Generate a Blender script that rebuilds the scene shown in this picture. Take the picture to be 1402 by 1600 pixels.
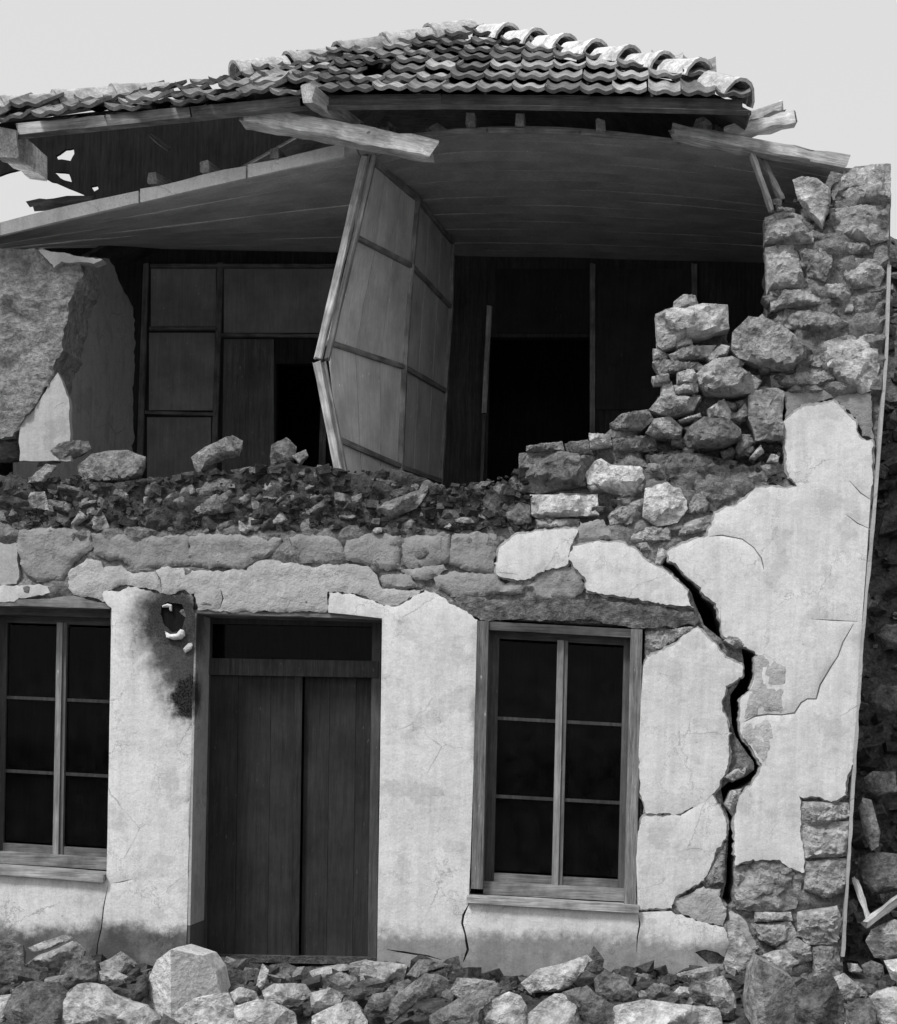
import bpy, bmesh, math, random
import numpy as np
from mathutils import Vector, Matrix, noise
from mathutils.geometry import delaunay_2d_cdt

for o in list(bpy.data.objects): bpy.data.objects.remove(o)
S = bpy.context.scene
C = S.collection
R = math.radians

# ------------------------------------------------------------------ camera, sky, sun, exposure
F, CX, CY, CAMD, EYE, ROLL = 2420.0, 950.0, 1180.0, 11.0, 1.6, R(1.3)
cam = bpy.data.cameras.new('camera'); camo = bpy.data.objects.new('camera', cam); C.objects.link(camo)
cr, sr = math.cos(ROLL), math.sin(ROLL)
camo.matrix_world = Matrix(((cr, -sr, 0, 0), (0, 0, -1, -CAMD), (sr, cr, 0, EYE), (0, 0, 0, 1)))
cam.sensor_fit = 'VERTICAL'; cam.sensor_height = 36.0; cam.sensor_width = 36.0
cam.lens = 36.0 * F / 1600.0
cam.shift_x = -(CX - 701) / 1600.0; cam.shift_y = (CY - 800) / 1600.0
cam.clip_start = 0.1; cam.clip_end = 3000
S.camera = camo

SUN_EL, SUN_AZ = R(52), R(-38)          # azimuth measured from the street side (-Y), negative = to the left
W = bpy.data.worlds.new('World'); S.world = W; W.use_nodes = True
nt = W.node_tree; nt.nodes.clear()
sky = nt.nodes.new('ShaderNodeTexSky'); sky.sky_type = 'NISHITA'; sky.sun_disc = False
sky.sun_elevation = SUN_EL; sky.sun_rotation = math.pi + SUN_AZ * -1
sky.dust_density = 6.0; sky.air_density = 1.5
bw = nt.nodes.new('ShaderNodeRGBToBW'); nt.links.new(sky.outputs[0], bw.inputs[0])
mx = nt.nodes.new('ShaderNodeMix'); mx.data_type = 'FLOAT'; mx.inputs[0].default_value = 0.7
nt.links.new(bw.outputs[0], mx.inputs[2]); mx.inputs[3].default_value = 7.4     # even cloud cover over the clear sky
bg = nt.nodes.new('ShaderNodeBackground'); bg.inputs[1].default_value = 0.1
nt.links.new(mx.outputs[0], bg.inputs[0])
wo = nt.nodes.new('ShaderNodeOutputWorld'); nt.links.new(bg.outputs[0], wo.inputs[0])

sl = bpy.data.lights.new('sun', 'SUN'); sl.energy = 2.4; sl.angle = R(11); sl.color = (1, 1, 1)
so = bpy.data.objects.new('sun', sl); C.objects.link(so)
sd = Vector((math.sin(SUN_AZ) * math.cos(SUN_EL), -math.cos(SUN_AZ) * math.cos(SUN_EL), math.sin(SUN_EL)))
so.rotation_euler = sd.to_track_quat('Z', 'Y').to_euler(); so.location = sd * 30
S.view_settings.view_transform = 'Standard'; S.view_settings.look = 'None'
S.view_settings.exposure = 0.32; S.view_settings.gamma = 1.0; S.view_settings.use_curve_mapping = False
S.render.engine = 'CYCLES'
S.cycles.max_bounces = 6; S.cycles.diffuse_bounces = 3; S.cycles.glossy_bounces = 2; S.cycles.transparent_max_bounces = 6

# ------------------------------------------------------------------ helpers
def P(px, py, Y=0.0):
    """world point at depth Y that lies on the given photograph position"""
    u = (px - CX) / F; v = -(py - CY) / F; d = Y + CAMD
    return Vector(((cr * u - sr * v) * d, Y, EYE + (sr * u + cr * v) * d))

def props(o, label=None, cat=None, group=None, kind=None):
    if label: o['label'] = label
    if cat: o['category'] = cat
    if group: o['group'] = group
    if kind: o['kind'] = kind
    return o

def empty(name, loc=(0, 0, 0), parent=None):
    o = bpy.data.objects.new(name, None); o.empty_display_size = 0.2; o.location = loc
    C.objects.link(o); o.parent = parent
    return o

def mesh_obj(name, verts, faces, mat, parent=None, center=False, smooth=None, base=False):
    v = np.array([tuple(p) for p in verts], dtype=float)
    loc = np.zeros(3)
    if center:
        loc = (v.min(0) + v.max(0)) / 2
        if base: loc[2] = v[:, 2].min()
        v = v - loc
    me = bpy.data.meshes.new(name); me.from_pydata(v.tolist(), [], [list(f) for f in faces]); me.update()
    if mat: me.materials.append(mat)
    if smooth is not None:
        me.polygons.foreach_set('use_smooth', [True] * len(me.polygons))
        me.set_sharp_from_angle(angle=R(smooth))
    o = bpy.data.objects.new(name, me); o.location = loc; C.objects.link(o); o.parent = parent
    return o

def fix_normals(o):
    bm = bmesh.new(); bm.from_mesh(o.data); bmesh.ops.recalc_face_normals(bm, faces=bm.faces); bm.to_mesh(o.data); bm.free()

def resample(poly, step, jit=0.0):
    """poly of (x, y[, straight]); returns points along the closed outline, ragged where not straight"""
    out = []
    n = len(poly)
    for i in range(n):
        a, b = poly[i], poly[(i + 1) % n]
        st = len(a) > 2 and a[2]
        ax, ay, bx, by = a[0], a[1], b[0], b[1]
        L = math.hypot(bx - ax, by - ay); k = max(1, int(round(L / step)))
        if st: k = max(1, int(L / 60))
        nx, ny = (-(by - ay) / L, (bx - ax) / L) if L > 0 else (0, 0)
        for j in range(k):
            t = j / k; x = ax + (bx - ax) * t; y = ay + (by - ay) * t
            if jit and not st and j > 0:
                q = noise.noise(Vector((x * .045, y * .045, 3.1))) * 1.7 + noise.noise(Vector((x * .16, y * .16, 7.7)))
                x += nx * q * jit; y += ny * q * jit
            out.append((x, y))
    return out

def inside(pts, poly):
    p = np.asarray(pts, float); q = np.asarray([(a[0], a[1]) for a in poly], float)
    x, y = p[:, 0], p[:, 1]; r = np.zeros(len(p), bool); j = len(q) - 1
    for i in range(len(q)):
        xi, yi, xj, yj = q[i, 0], q[i, 1], q[j, 0], q[j, 1]
        if yi != yj:
            c = ((yi > y) != (yj > y)) & (x < (xj - xi) * (y - yi) / (yj - yi) + xi)
            r ^= c
        j = i
    return r

def crack(line, w):
    """thin polygon along a polyline: a real slit in a slab"""
    L, Rr = [], []
    n = len(line)
    for i, (x, y) in enumerate(line):
        a = line[max(0, i - 1)]; b = line[min(n - 1, i + 1)]
        dx, dy = b[0] - a[0], b[1] - a[1]; l = math.hypot(dx, dy) or 1
        ww = w * (0.35 if i in (0, n - 1) else 1.0) * (0.7 + 0.5 * ((i * 37) % 10) / 10) / 2
        L.append((x - dy / l * ww, y + dx / l * ww, 1)); Rr.append((x + dy / l * ww, y - dx / l * ww, 1))
    return L + Rr[::-1]

def slab(name, poly, y, th, mat, parent, holes=(), jit=1.3, step=7, grid=18, amp=.004, freq=2.0, lump=0.0, lfreq=5.0, edge=.005, disp=None, smooth=40, holejit=None):
    """solid sheet with ragged outline, holes and relief on its front face; outline on the photograph's grid at depth y"""
    loops = [resample(poly, step, jit)] + [resample(h, step, (jit if holejit is None else holejit)) for h in holes]
    pts, edges = [], []
    for lp in loops:
        b = len(pts); pts += lp
        edges += [(b + i, b + (i + 1) % len(lp)) for i in range(len(lp))]
    nb = len(pts)
    bp = np.array(pts)
    x0, y0 = bp[:len(loops[0])].min(0); x1, y1 = bp[:len(loops[0])].max(0)
    rnd = np.random.RandomState(int(abs(x0 * 7 + y0 * 3)) % 9999)
    gx, gy = np.meshgrid(np.arange(x0 + grid * .5, x1, grid), np.arange(y0 + grid * .5, y1, grid))
    g = np.stack([gx.ravel(), gy.ravel()], 1)
    if len(g):
        g = g + rnd.uniform(-.33, .33, g.shape) * grid
        k = inside(g, loops[0])
        for lp in loops[1:]: k &= ~inside(g, lp)
        g = g[k]
        if len(g):
            keep = np.ones(len(g), bool)
            for s in range(0, len(g), 4000):
                d = ((g[s:s + 4000, None, :] - bp[None]) ** 2).sum(2).min(1)
                keep[s:s + 4000] = d > (grid * .45) ** 2
            g = g[keep]
    allp = np.vstack([bp, g]) if len(g) else bp
    res = delaunay_2d_cdt([Vector((float(a) / 100, float(b) / 100)) for a, b in allp], edges, [], 0, 1e-6)
    vs = np.array([(v.x * 100, v.y * 100) for v in res[0]]); tris = [tuple(f) for f in res[2] if len(f) == 3]
    cen = np.array([vs[list(t)].mean(0) for t in tris])
    k = inside(cen, loops[0])
    for lp in loops[1:]: k &= ~inside(cen, lp)
    tris = [t for t, q in zip(tris, k) if q]
    cnt = {}
    for t in tris:
        for a, b in ((t[0], t[1]), (t[1], t[2]), (t[2], t[0])): cnt[(a, b)] = 1
    bnd = [(a, b) for (a, b) in cnt if (b, a) not in cnt]
    bset = {a for e in bnd for a in e}
    V = []
    for i, (px, py) in enumerate(vs):
        w = P(px, py, y); q = w * freq
        dy = amp * (noise.noise(q) + .6 * noise.noise(q * 2.7) + .35 * noise.noise(q * 6.1))
        if lump:
            d, _ = noise.voronoi(Vector((w.x * lfreq, w.z * lfreq * 1.5, 0.3)))
            dy -= lump * min(1.0, (d[1] - d[0]) * 2.2)
        if disp: dy += disp(px, py)
        if i in bset: dy = max(dy, -amp) + edge
        V.append((w.x, w.y + dy, w.z))
    n = len(V); faces = [t for t in tris]
    bi = {}
    for a in sorted(bset):
        bi[a] = len(V); w = P(vs[a][0], vs[a][1], y); V.append((w.x, y + th, w.z))
    for a, b in bnd: faces.append((b, a, bi[a], bi[b]))
    # back face
    back = {}
    for t in tris:
        for a in t:
            if a not in bi and a not in back:
                w = P(vs[a][0], vs[a][1], y); back[a] = len(V); V.append((w.x, y + th, w.z))
    for t in tris: faces.append(tuple((bi.get(a) if a in bi else back[a]) for a in reversed(t)))
    o = mesh_obj(name, V, faces, mat, parent, smooth=smooth)
    fix_normals(o)
    return o

def rock(name, poly, Y, t, mat, parent=None, prof='free', planes=4, nb=26, rough=.045, center=True, nl=9):
    """broken stone: outline at depth Y, thickness t each way, faces split flat along random planes, rough skin"""
    pts = resample(poly, 1e9)
    per = sum(math.dist(pts[i], pts[(i + 1) % len(pts)]) for i in range(len(pts)))
    pts = resample(poly, max(1.5, per / nb))
    rg = random.Random(int(abs(pts[0][0] * 31 + pts[0][1] * 17)) % 99991)
    bp = np.array(pts); n = len(bp); nxt = np.roll(bp, -1, 0)
    area = abs((bp[:, 0] * nxt[:, 1] - nxt[:, 0] * bp[:, 1]).sum()) / 2; spx = math.sqrt(area); size = spx * (CAMD + Y) / F
    gs = max(1.6, spx / (nl * 1.5 + 3))
    x0, y0 = bp.min(0); x1, y1 = bp.max(0)
    gx, gy = np.meshgrid(np.arange(x0 + gs / 2, x1, gs), np.arange(y0 + gs / 2, y1, gs))
    g = np.stack([gx.ravel(), gy.ravel()], 1)
    g = g + np.array([[rg.uniform(-.3, .3), rg.uniform(-.3, .3)] for _ in range(len(g))]).reshape(-1, 2) * gs
    def bdist(q):
        d = nxt - bp; l2 = (d ** 2).sum(1) + 1e-9
        u = np.clip(((q[:, None, :] - bp[None]) * d[None]).sum(2) / l2[None], 0, 1)
        return np.sqrt(((q[:, None, :] - (bp[None] + d[None] * u[..., None])) ** 2).sum(2)).min(1)
    if len(g): g = g[inside(g, pts)]
    dd = bdist(g) if len(g) else np.zeros(0)
    if len(g): g = g[dd > gs * .5]; dd = dd[dd > gs * .5]
    if not len(g): g = bp.mean(0)[None]; dd = bdist(g)
    allp = np.vstack([bp, g])
    res = delaunay_2d_cdt([Vector((a / 100, b / 100)) for a, b in allp.tolist()], [(i, (i + 1) % n) for i in range(n)], [], 0, 1e-7)
    vs = np.array([(v.x * 100, v.y * 100) for v in res[0]]); tris = [tuple(f) for f in res[2] if len(f) == 3]
    k = inside(np.array([vs[list(f)].mean(0) for f in tris]), pts); tris = [f for f, q in zip(tris, k) if q]
    es = {e for f in tris for e in ((f[0], f[1]), (f[1], f[2]), (f[2], f[0]))}
    bnd = [e for e in es if (e[1], e[0]) not in es]; bs = {a for e in bnd for a in e}
    dist = bdist(vs); Rr = max(1e-3, min(dist.max(), spx * (.19 if prof == 'wall' else .34)))
    prof_h = np.sqrt(np.clip(1 - (1 - np.clip(dist / Rr, 0, 1)) ** 2, 0, 1))
    wv = [P(a, b, Y) for a, b in vs]
    V = [Vector((w.x, Y - t * (.0 if i in bs else float(prof_h[i])), w.z)) for i, w in enumerate(wv)]
    m = len(V); cc = sum((wv[i] for i in bs), Vector()) / len(bs)
    tx, tz = rg.uniform(-.35, .35), rg.uniform(-.35, .25)
    for i in range(m):
        if i not in bs: V[i].y += (tx * (V[i].x - cc.x) + tz * (V[i].z - cc.z)) * min(1, t / size) * float(prof_h[i])
    faces = list(tris)
    bi = {}
    if prof == 'wall':
        for a in bs: bi[a] = len(V); V.append(Vector((wv[a].x, Y + .14, wv[a].z)))
        for a, b in bnd: faces.append((b, a, bi[a], bi[b]))
    else:
        for a in range(m):
            if a not in bs: bi[a] = len(V); V.append(Vector((wv[a].x, Y + t * float(prof_h[a]), wv[a].z)))
        for f in tris: faces.append(tuple(bi.get(a, a) for a in f[::-1]))
    for q in range(planes):
        nn = Vector((rg.uniform(-1, 1), -rg.uniform(.35, 1.2), rg.uniform(-.7, 1.1))).normalized()
        sup = max(nn.dot(v - cc) for v in V); d = sup * (rg.uniform(.5, .92) if prof == 'wall' else rg.uniform(.5, .88))
        for i, v in enumerate(V):
            if i in bs or i >= m: continue
            e = nn.dot(v - cc) - d
            if e > 0: V[i].y = min(v.y + e / max(.3, -nn.y) * .95, Y - t * .08 * float(prof_h[i]))
    ph = Vector((rg.uniform(0, 90), rg.uniform(0, 90), rg.uniform(0, 90)))
    for i, v in enumerate(V):
        kf = .3 if (i in bs or (prof == 'wall' and i >= m)) else 1.0
        q = (v - cc) * (2.2 / size) + ph
        dv = noise.noise_vector(q) * .5 + noise.noise_vector(q * 2.9) * .6 + noise.noise_vector(q * 7.1) * .42 + noise.noise_vector(q * 15) * .22
        V[i] = v + dv * (rough * size * kf)
    o = mesh_obj(name, V, faces, mat, parent, center=center, smooth=34, base=parent is None)
    fix_normals(o)
    return o

def ridge_rock(name, left, right, top, bot, Y, out, back, mat):
    """block with one sharp upright edge towards the viewer; left / right are the outline from top to bottom of each side"""
    bm = bmesh.new()
    T = bm.verts.new(P(*top, Y - out)); B = bm.verts.new(P(*bot, Y - out))
    def yy(p, side):
        mxd = max(abs(q[0] - top[0]) for q in side); return Y - out + out * abs(p[0] - top[0]) / mxd
    Lv = [bm.verts.new(P(*p, yy(p, left))) for p in left]; Rv = [bm.verts.new(P(*p, yy(p, right))) for p in right]
    bm.faces.new([T] + Lv + [B]); bm.faces.new([B] + Rv[::-1] + [T])
    sil = [T] + Lv + [B] + Rv[::-1]
    bk = [bm.verts.new(v.co + Vector((0, (Y + back) - v.co.y, -.02 if v.co.z > .25 else 0))) for v in sil]
    for i in range(len(sil)):
        j = (i + 1) % len(sil); bm.faces.new((sil[i], bk[i], bk[j], sil[j]))
    bm.faces.new(bk[::-1])
    bmesh.ops.triangulate(bm, faces=bm.faces)
    bmesh.ops.subdivide_edges(bm, edges=bm.edges, cuts=2, use_grid_fill=True)
    for v in bm.verts: v.co += noise.noise_vector(v.co * 7) * .005 + noise.noise_vector(v.co * 23) * .003
    bmesh.ops.recalc_face_normals(bm, faces=bm.faces)
    vs = [v.co.copy() for v in bm.verts]; fs = [[v.index for v in f.verts] for f in bm.faces]
    bm.verts.index_update(); fs = [[v.index for v in f.verts] for f in bm.faces]; bm.free()
    return mesh_obj(name, vs, fs, mat, None, center=True, smooth=14, base=True)

def beam(name, a, b, w, h, mat, parent=None, seg=8, jit=.006, taper=1.0, up=Vector((0, 0, 1)), loc_ok=True):
    """timber from a to b, section w x h, slightly uneven; local X is its length"""
    a, b = Vector(a), Vector(b); L = (b - a).length; X = (b - a) / L
    if abs(X.dot(up)) > .95: up = Vector((0, -1, 0))
    Yv = up.cross(X).normalized(); Z = X.cross(Yv)
    V, Fc = [], []
    rg = random.Random(int(abs(a.x * 911 + a.z * 577 + L * 91)))
    sec = [(-.5, -.42), (-.42, -.5), (.42, -.5), (.5, -.42), (.5, .42), (.42, .5), (-.42, .5), (-.5, .42)]
    for i in range(seg + 1):
        t = i / seg; k = 1 + (taper - 1) * t
        ex = rg.uniform(-1, 1) * jit * 2 if i in (0, seg) else 0
        for q, (sy, sz) in enumerate(sec):
            e = rg.uniform(-1, 1) * jit * (3 if i in (0, seg) else .25)
            V.append((t * L + ex + (e if i in (0, seg) else 0), sy * w * k + rg.uniform(-1, 1) * jit, sz * h * k + rg.uniform(-1, 1) * jit))
    n = len(sec)
    for i in range(seg):
        for q in range(n):
            r = (q + 1) % n; Fc.append((i * n + q, i * n + r, (i + 1) * n + r, (i + 1) * n + q))
    Fc.append(tuple(range(n))[::-1]); Fc.append(tuple(seg * n + q for q in range(n)))
    me = bpy.data.meshes.new(name); me.from_pydata(V, [], Fc); me.materials.append(mat); me.update()
    me.polygons.foreach_set('use_smooth', [True] * len(me.polygons)); me.set_sharp_from_angle(angle=R(30))
    o = bpy.data.objects.new(name, me)
    o.matrix_world = Matrix(((X.x, Yv.x, Z.x, a.x), (X.y, Yv.y, Z.y, a.y), (X.z, Yv.z, Z.z, a.z), (0, 0, 0, 1)))
    C.objects.link(o); o.parent = parent
    fix_normals(o)
    return o

def pbeam(name, p, q, w, h, mat, parent=None, **k): return beam(name, P(*p), P(*q), w, h, mat, parent, **k)

def quad(name, p00, p10, p11, p01, th, mat, parent, nu=6, nv=6, amp=0.0, side=1):
    """solid sheet between four corners"""
    p00, p10, p11, p01 = map(Vector, (p00, p10, p11, p01))
    N = (p10 - p00).cross(p01 - p00).normalized() * th * side
    V, Fc = [], []
    for s in range(2):
        for j in range(nv + 1):
            for i in range(nu + 1):
                u, v = i / nu, j / nv
                p = (p00 * (1 - u) + p10 * u) * (1 - v) + (p01 * (1 - u) + p11 * u) * v
                if amp: p = p + N.normalized() * amp * noise.noise(p * 2.3)
                V.append(p + N * s)
    m = (nu + 1) * (nv + 1)
    for s in range(2):
        for j in range(nv):
            for i in range(nu):
                a = s * m + j * (nu + 1) + i; f = (a, a + 1, a + nu + 2, a + nu + 1); Fc.append(f if s == 0 else f[::-1])
    bd = [i for i in range(nu)] + [nu + j * (nu + 1) for j in range(nv)] + [m - 1 - i for i in range(nu)] + [(nv - j) * (nu + 1) for j in range(nv)]
    for i in range(len(bd)):
        a, b = bd[i], bd[(i + 1) % len(bd)]; Fc.append((b, a, a + m, b + m))
    o = mesh_obj(name, V, Fc, mat, parent, center=True, smooth=30); fix_normals(o)
    return o

# ------------------------------------------------------------------ materials
_m = {}
def nodes(name):
    m = bpy.data.materials.new(name); m.use_nodes = True; t = m.node_tree
    b = t.nodes['Principled BSDF']; b.inputs['Specular IOR Level'].default_value = .25
    return m, t, b
def N_(t, kind, **kw):
    n = t.nodes.new(kind)
    for k, v in kw.items():
        if k in ('data_type', 'operation', 'noise_dimensions', 'feature', 'blend_type', 'interpolation_type', 'clamp'): setattr(n, k, v)
        else: n.inputs[k].default_value = v
    return n
def mathn(t, op, a, b=None, c=None, clamp=False):
    n = t.nodes.new('ShaderNodeMath'); n.operation = op; n.use_clamp = clamp
    for i, x in enumerate((a, b, c)):
        if x is None: continue
        if hasattr(x, 'node') or hasattr(x, 'is_linked'): t.links.new(x, n.inputs[i])
        else: n.inputs[i].default_value = x
    return n.outputs[0]
def noisef(t, vec, scale, detail=4, rough=.6, w=None):
    n = t.nodes.new('ShaderNodeTexNoise'); n.noise_dimensions = '3D'
    n.inputs['Scale'].default_value = scale; n.inputs['Detail'].default_value = min(detail, 4); n.inputs['Roughness'].default_value = rough
    if w is not None:
        k = (t.name, vec.node.name, vec.name)
        a = t.nodes.new('ShaderNodeVectorMath'); a.operation = 'ADD'
        t.links.new(vec, a.inputs[0]); t.links.new(w, a.inputs[1]); vec = a.outputs[0]
    t.links.new(vec, n.inputs['Vector'])
    return n.outputs['Fac']
def mapr(t, x, a, b, c, d, smooth=False):
    n = t.nodes.new('ShaderNodeMapRange'); n.interpolation_type = 'SMOOTHSTEP' if smooth else 'LINEAR'
    t.links.new(x, n.inputs['Value'])
    for k, v in zip(('From Min', 'From Max', 'To Min', 'To Max'), (a, b, c, d)): n.inputs[k].default_value = v
    return n.outputs['Result']
def vscale(t, vec, s):
    n = t.nodes.new('ShaderNodeMapping'); n.inputs['Scale'].default_value = s; t.links.new(vec, n.inputs['Vector']); return n.outputs['Vector']
def grey(t, val, b):
    n = t.nodes.new('ShaderNodeCombineColor')
    for i in range(3): t.links.new(val, n.inputs[i])
    t.links.new(n.outputs[0], b.inputs['Base Color'])
def bump(t, h, b, strength, dist):
    n = t.nodes.new('ShaderNodeBump'); n.inputs['Strength'].default_value = strength; n.inputs['Distance'].default_value = dist
    t.links.new(h, n.inputs['Height']); t.links.new(n.outputs[0], b.inputs['Normal'])
def objrand(t):
    n = t.nodes.new('ShaderNodeObjectInfo'); return mathn(t, 'MULTIPLY', n.outputs['Random'], 60.0)

def stone(tone, var=.55, bstr=.75):
    tone = round(tone * 50) / 50; key = ('stone', tone, var, bstr)
    if key in _m: return _m[key]
    m, t, b = nodes('stone_%02d' % round(tone * 100)); b.inputs['Roughness'].default_value = .93
    tc = t.nodes.new('ShaderNodeTexCoord').outputs['Object']; w = objrand(t)
    a = noisef(t, tc, 9, 4, .66, w); f = noisef(t, tc, 34, 5, .78, w)
    st = noisef(t, vscale(t, tc, (4, 4, 16)), 2.5, 3, .6, w)
    v = mathn(t, 'MULTIPLY', mapr(t, a, .32, .68, 1 - var, 1 + var * .8), mapr(t, f, .28, .72, .42 if tone < .36 else .66, 1.5 if tone < .36 else 1.28))
    v = mathn(t, 'MULTIPLY', v, mapr(t, st, .3, .7, .88, 1.12))
    v = mathn(t, 'MINIMUM', mathn(t, 'MULTIPLY', v, tone), .8)
    grey(t, v, b)
    vo = t.nodes.new('ShaderNodeTexVoronoi'); vo.inputs['Scale'].default_value = 13
    t.links.new(vscale(t, tc, (1, 1, 1.7)), vo.inputs['Vector'])
    h = mathn(t, 'ADD', mathn(t, 'MULTIPLY', f, 1.3), mathn(t, 'ADD', mathn(t, 'MULTIPLY', vo.outputs['Distance'], .6), mathn(t, 'MULTIPLY', a, 1.2)))
    bump(t, h, b, bstr, .06)
    _m[key] = m; return m

def plaster(tone, blobs=(), plinth=0.0, rough=1.0):
    tone = round(tone * 50) / 50; key = ('plaster', tone, tuple(blobs), plinth, rough)
    if key in _m: return _m[key]
    m, t, b = nodes('lime_plaster_%02d' % round(tone * 100)); b.inputs['Roughness'].default_value = .95
    pos = t.nodes.new('ShaderNodeNewGeometry').outputs['Position']; w = objrand(t)
    a = noisef(t, pos, 1.9, 4, .6, w); f = noisef(t, pos, 14, 4, .7, w); g = noisef(t, pos, 90, 2, .65, w)
    st = noisef(t, vscale(t, pos, (9, 9, .7)), 2.2, 3, .65, w)
    v = mathn(t, 'MULTIPLY', mapr(t, a, .3, .7, .9, 1.07), mapr(t, f, .28, .72, .9, 1.07))
    v = mathn(t, 'MULTIPLY', v, mapr(t, g, .25, .75, .84, 1.1))
    v = mathn(t, 'MULTIPLY', v, mapr(t, st, .3, .75, .86, 1.06))
    # chipped dark specks
    v = mathn(t, 'MULTIPLY', v, mapr(t, f, .27, .33, .7, 1.0))
    vo = t.nodes.new('ShaderNodeTexVoronoi'); vo.feature = 'DISTANCE_TO_EDGE'; vo.inputs['Scale'].default_value = 2.6
    wv = t.nodes.new('ShaderNodeVectorMath'); wv.operation = 'ADD'; t.links.new(pos, wv.inputs[0])
    t.links.new(mapr(t, f, 0, 1, -.12, .12), wv.inputs[1]); t.links.new(wv.outputs[0], vo.inputs['Vector'])
    craze = mathn(t, 'MULTIPLY', mapr(t, vo.outputs['Distance'], .004, .012, .38, 0.0), mapr(t, a, .46, .56, 0.0, 1.0))
    v = mathn(t, 'MULTIPLY', v, mathn(t, 'SUBTRACT', 1.0, craze))
    pt_ = mapr(t, noisef(t, pos, 3.4, 4, .55, w), .56, .60, 1.0, .86)
    v = mathn(t, 'MULTIPLY', v, pt_)
    drip = mathn(t, 'MULTIPLY', mapr(t, st, .60, .72, 0.0, .24), mapr(t, a, .4, .6, 0, 1))
    v = mathn(t, 'MULTIPLY', v, mathn(t, 'SUBTRACT', 1.0, drip))
    v = mathn(t, 'MINIMUM', mathn(t, 'MULTIPLY', v, tone), .82)
    if plinth:
        sx = t.nodes.new('ShaderNodeSeparateXYZ'); t.links.new(pos, sx.inputs[0])
        z = mathn(t, 'ADD', sx.outputs['Z'], mapr(t, f, .2, .8, -.05, .05))
        z = mathn(t, 'ADD', z, mapr(t, a, .2, .8, -.07, .07))
        k = mapr(t, z, .25, .37, 1.0, 0.0, True)
        blot = mapr(t, noisef(t, pos, 5, 5, .7, w), .3, .6, .78, 1.0)
        v = mathn(t, 'MULTIPLY', v, mathn(t, 'SUBTRACT', 1.0, mathn(t, 'MULTIPLY', mathn(t, 'MULTIPLY', k, blot), plinth)))
    dark = None
    for (bx, by, r0, r1, s) in blobs:
        c = P(bx, by, 0)
        d = t.nodes.new('ShaderNodeVectorMath'); d.operation = 'DISTANCE'; d.inputs[1].default_value = c
        ns = f
        t.links.new(pos, d.inputs[0])
        dd = mathn(t, 'ADD', d.outputs['Value'], mapr(t, ns, .2, .8, -.06, .06))
        k = mapr(t, dd, r0, r1, s, 0.0, True)
        dark = k if dark is None else mathn(t, 'MAXIMUM', dark, k)
    if dark is not None:
        sp2 = mapr(t, g, .3, .6, .92, 1.0)
        v = mathn(t, 'MULTIPLY', v, mathn(t, 'SUBTRACT', 1.0, mathn(t, 'MULTIPLY', dark, sp2)))
    grey(t, v, b)
    bump(t, f, b, .4 * rough, .016)
    _m[key] = m; return m

def wood(tone, scale=1.0, var=.4, rough=.8):
    tone = round(tone * 50) / 50 if tone > .05 else round(tone * 200) / 200; key = ('wood', tone, scale, var)
    if key in _m: return _m[key]
    m, t, b = nodes('weathered_wood_%02d' % round(tone * 100)); b.inputs['Roughness'].default_value = rough
    tc = t.nodes.new('ShaderNodeTexCoord').outputs['Object']; w = objrand(t)
    a = noisef(t, vscale(t, tc, (1.2, 22, 22)), 3 * scale, 5, .65, w); f = noisef(t, vscale(t, tc, (5, 90, 90)), 2 * scale, 4, .6, w)
    c = noisef(t, tc, 5, 4, .6, w)
    v = mathn(t, 'MULTIPLY', mapr(t, a, .3, .7, 1 - var, 1 + var), mapr(t, f, .3, .7, .75, 1.2))
    v = mathn(t, 'MULTIPLY', v, mapr(t, c, .3, .7, .5, 1.4))
    grey(t, mathn(t, 'MULTIPLY', v, tone), b)
    bump(t, mathn(t, 'ADD', mathn(t, 'ADD', a, c), mathn(t, 'MULTIPLY', f, .5)), b, .6, .007)
    _m[key] = m; return m

def board(tone, var=.35):
    """painted or bare boarding whose grain runs up and down"""
    key = ('board', tone, var)
    if key in _m: return _m[key]
    m, t, b = nodes('boarding_%03d' % round(tone * 1000)); b.inputs['Roughness'].default_value = .85
    if tone < .07: b.inputs['Specular IOR Level'].default_value = .04
    pos = t.nodes.new('ShaderNodeNewGeometry').outputs['Position']; w = objrand(t)
    a = noisef(t, vscale(t, pos, (16, 16, .8)), 3, 6, .65, w); f = noisef(t, vscale(t, pos, (60, 60, 4)), 3, 4, .6, w); c = noisef(t, pos, 2.6, 6, .65, w)
    v = mathn(t, 'MULTIPLY', mapr(t, a, .3, .7, 1 - var, 1 + var), mapr(t, f, .3, .7, 1 - .7 * var, 1 + .65 * var))
    v = mathn(t, 'MULTIPLY', v, mapr(t, c, .3, .7, .74, 1.26))
    sc = mapr(t, noisef(t, vscale(t, pos, (26, 26, 7)), 2.2, 3, .5, w), .70, .76, 1.0, 2.4)
    v = mathn(t, 'MULTIPLY', v, sc)
    grey(t, mathn(t, 'MULTIPLY', v, tone), b)
    bump(t, mathn(t, 'ADD', a, f), b, .35, .005)
    _m[key] = m; return m

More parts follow.
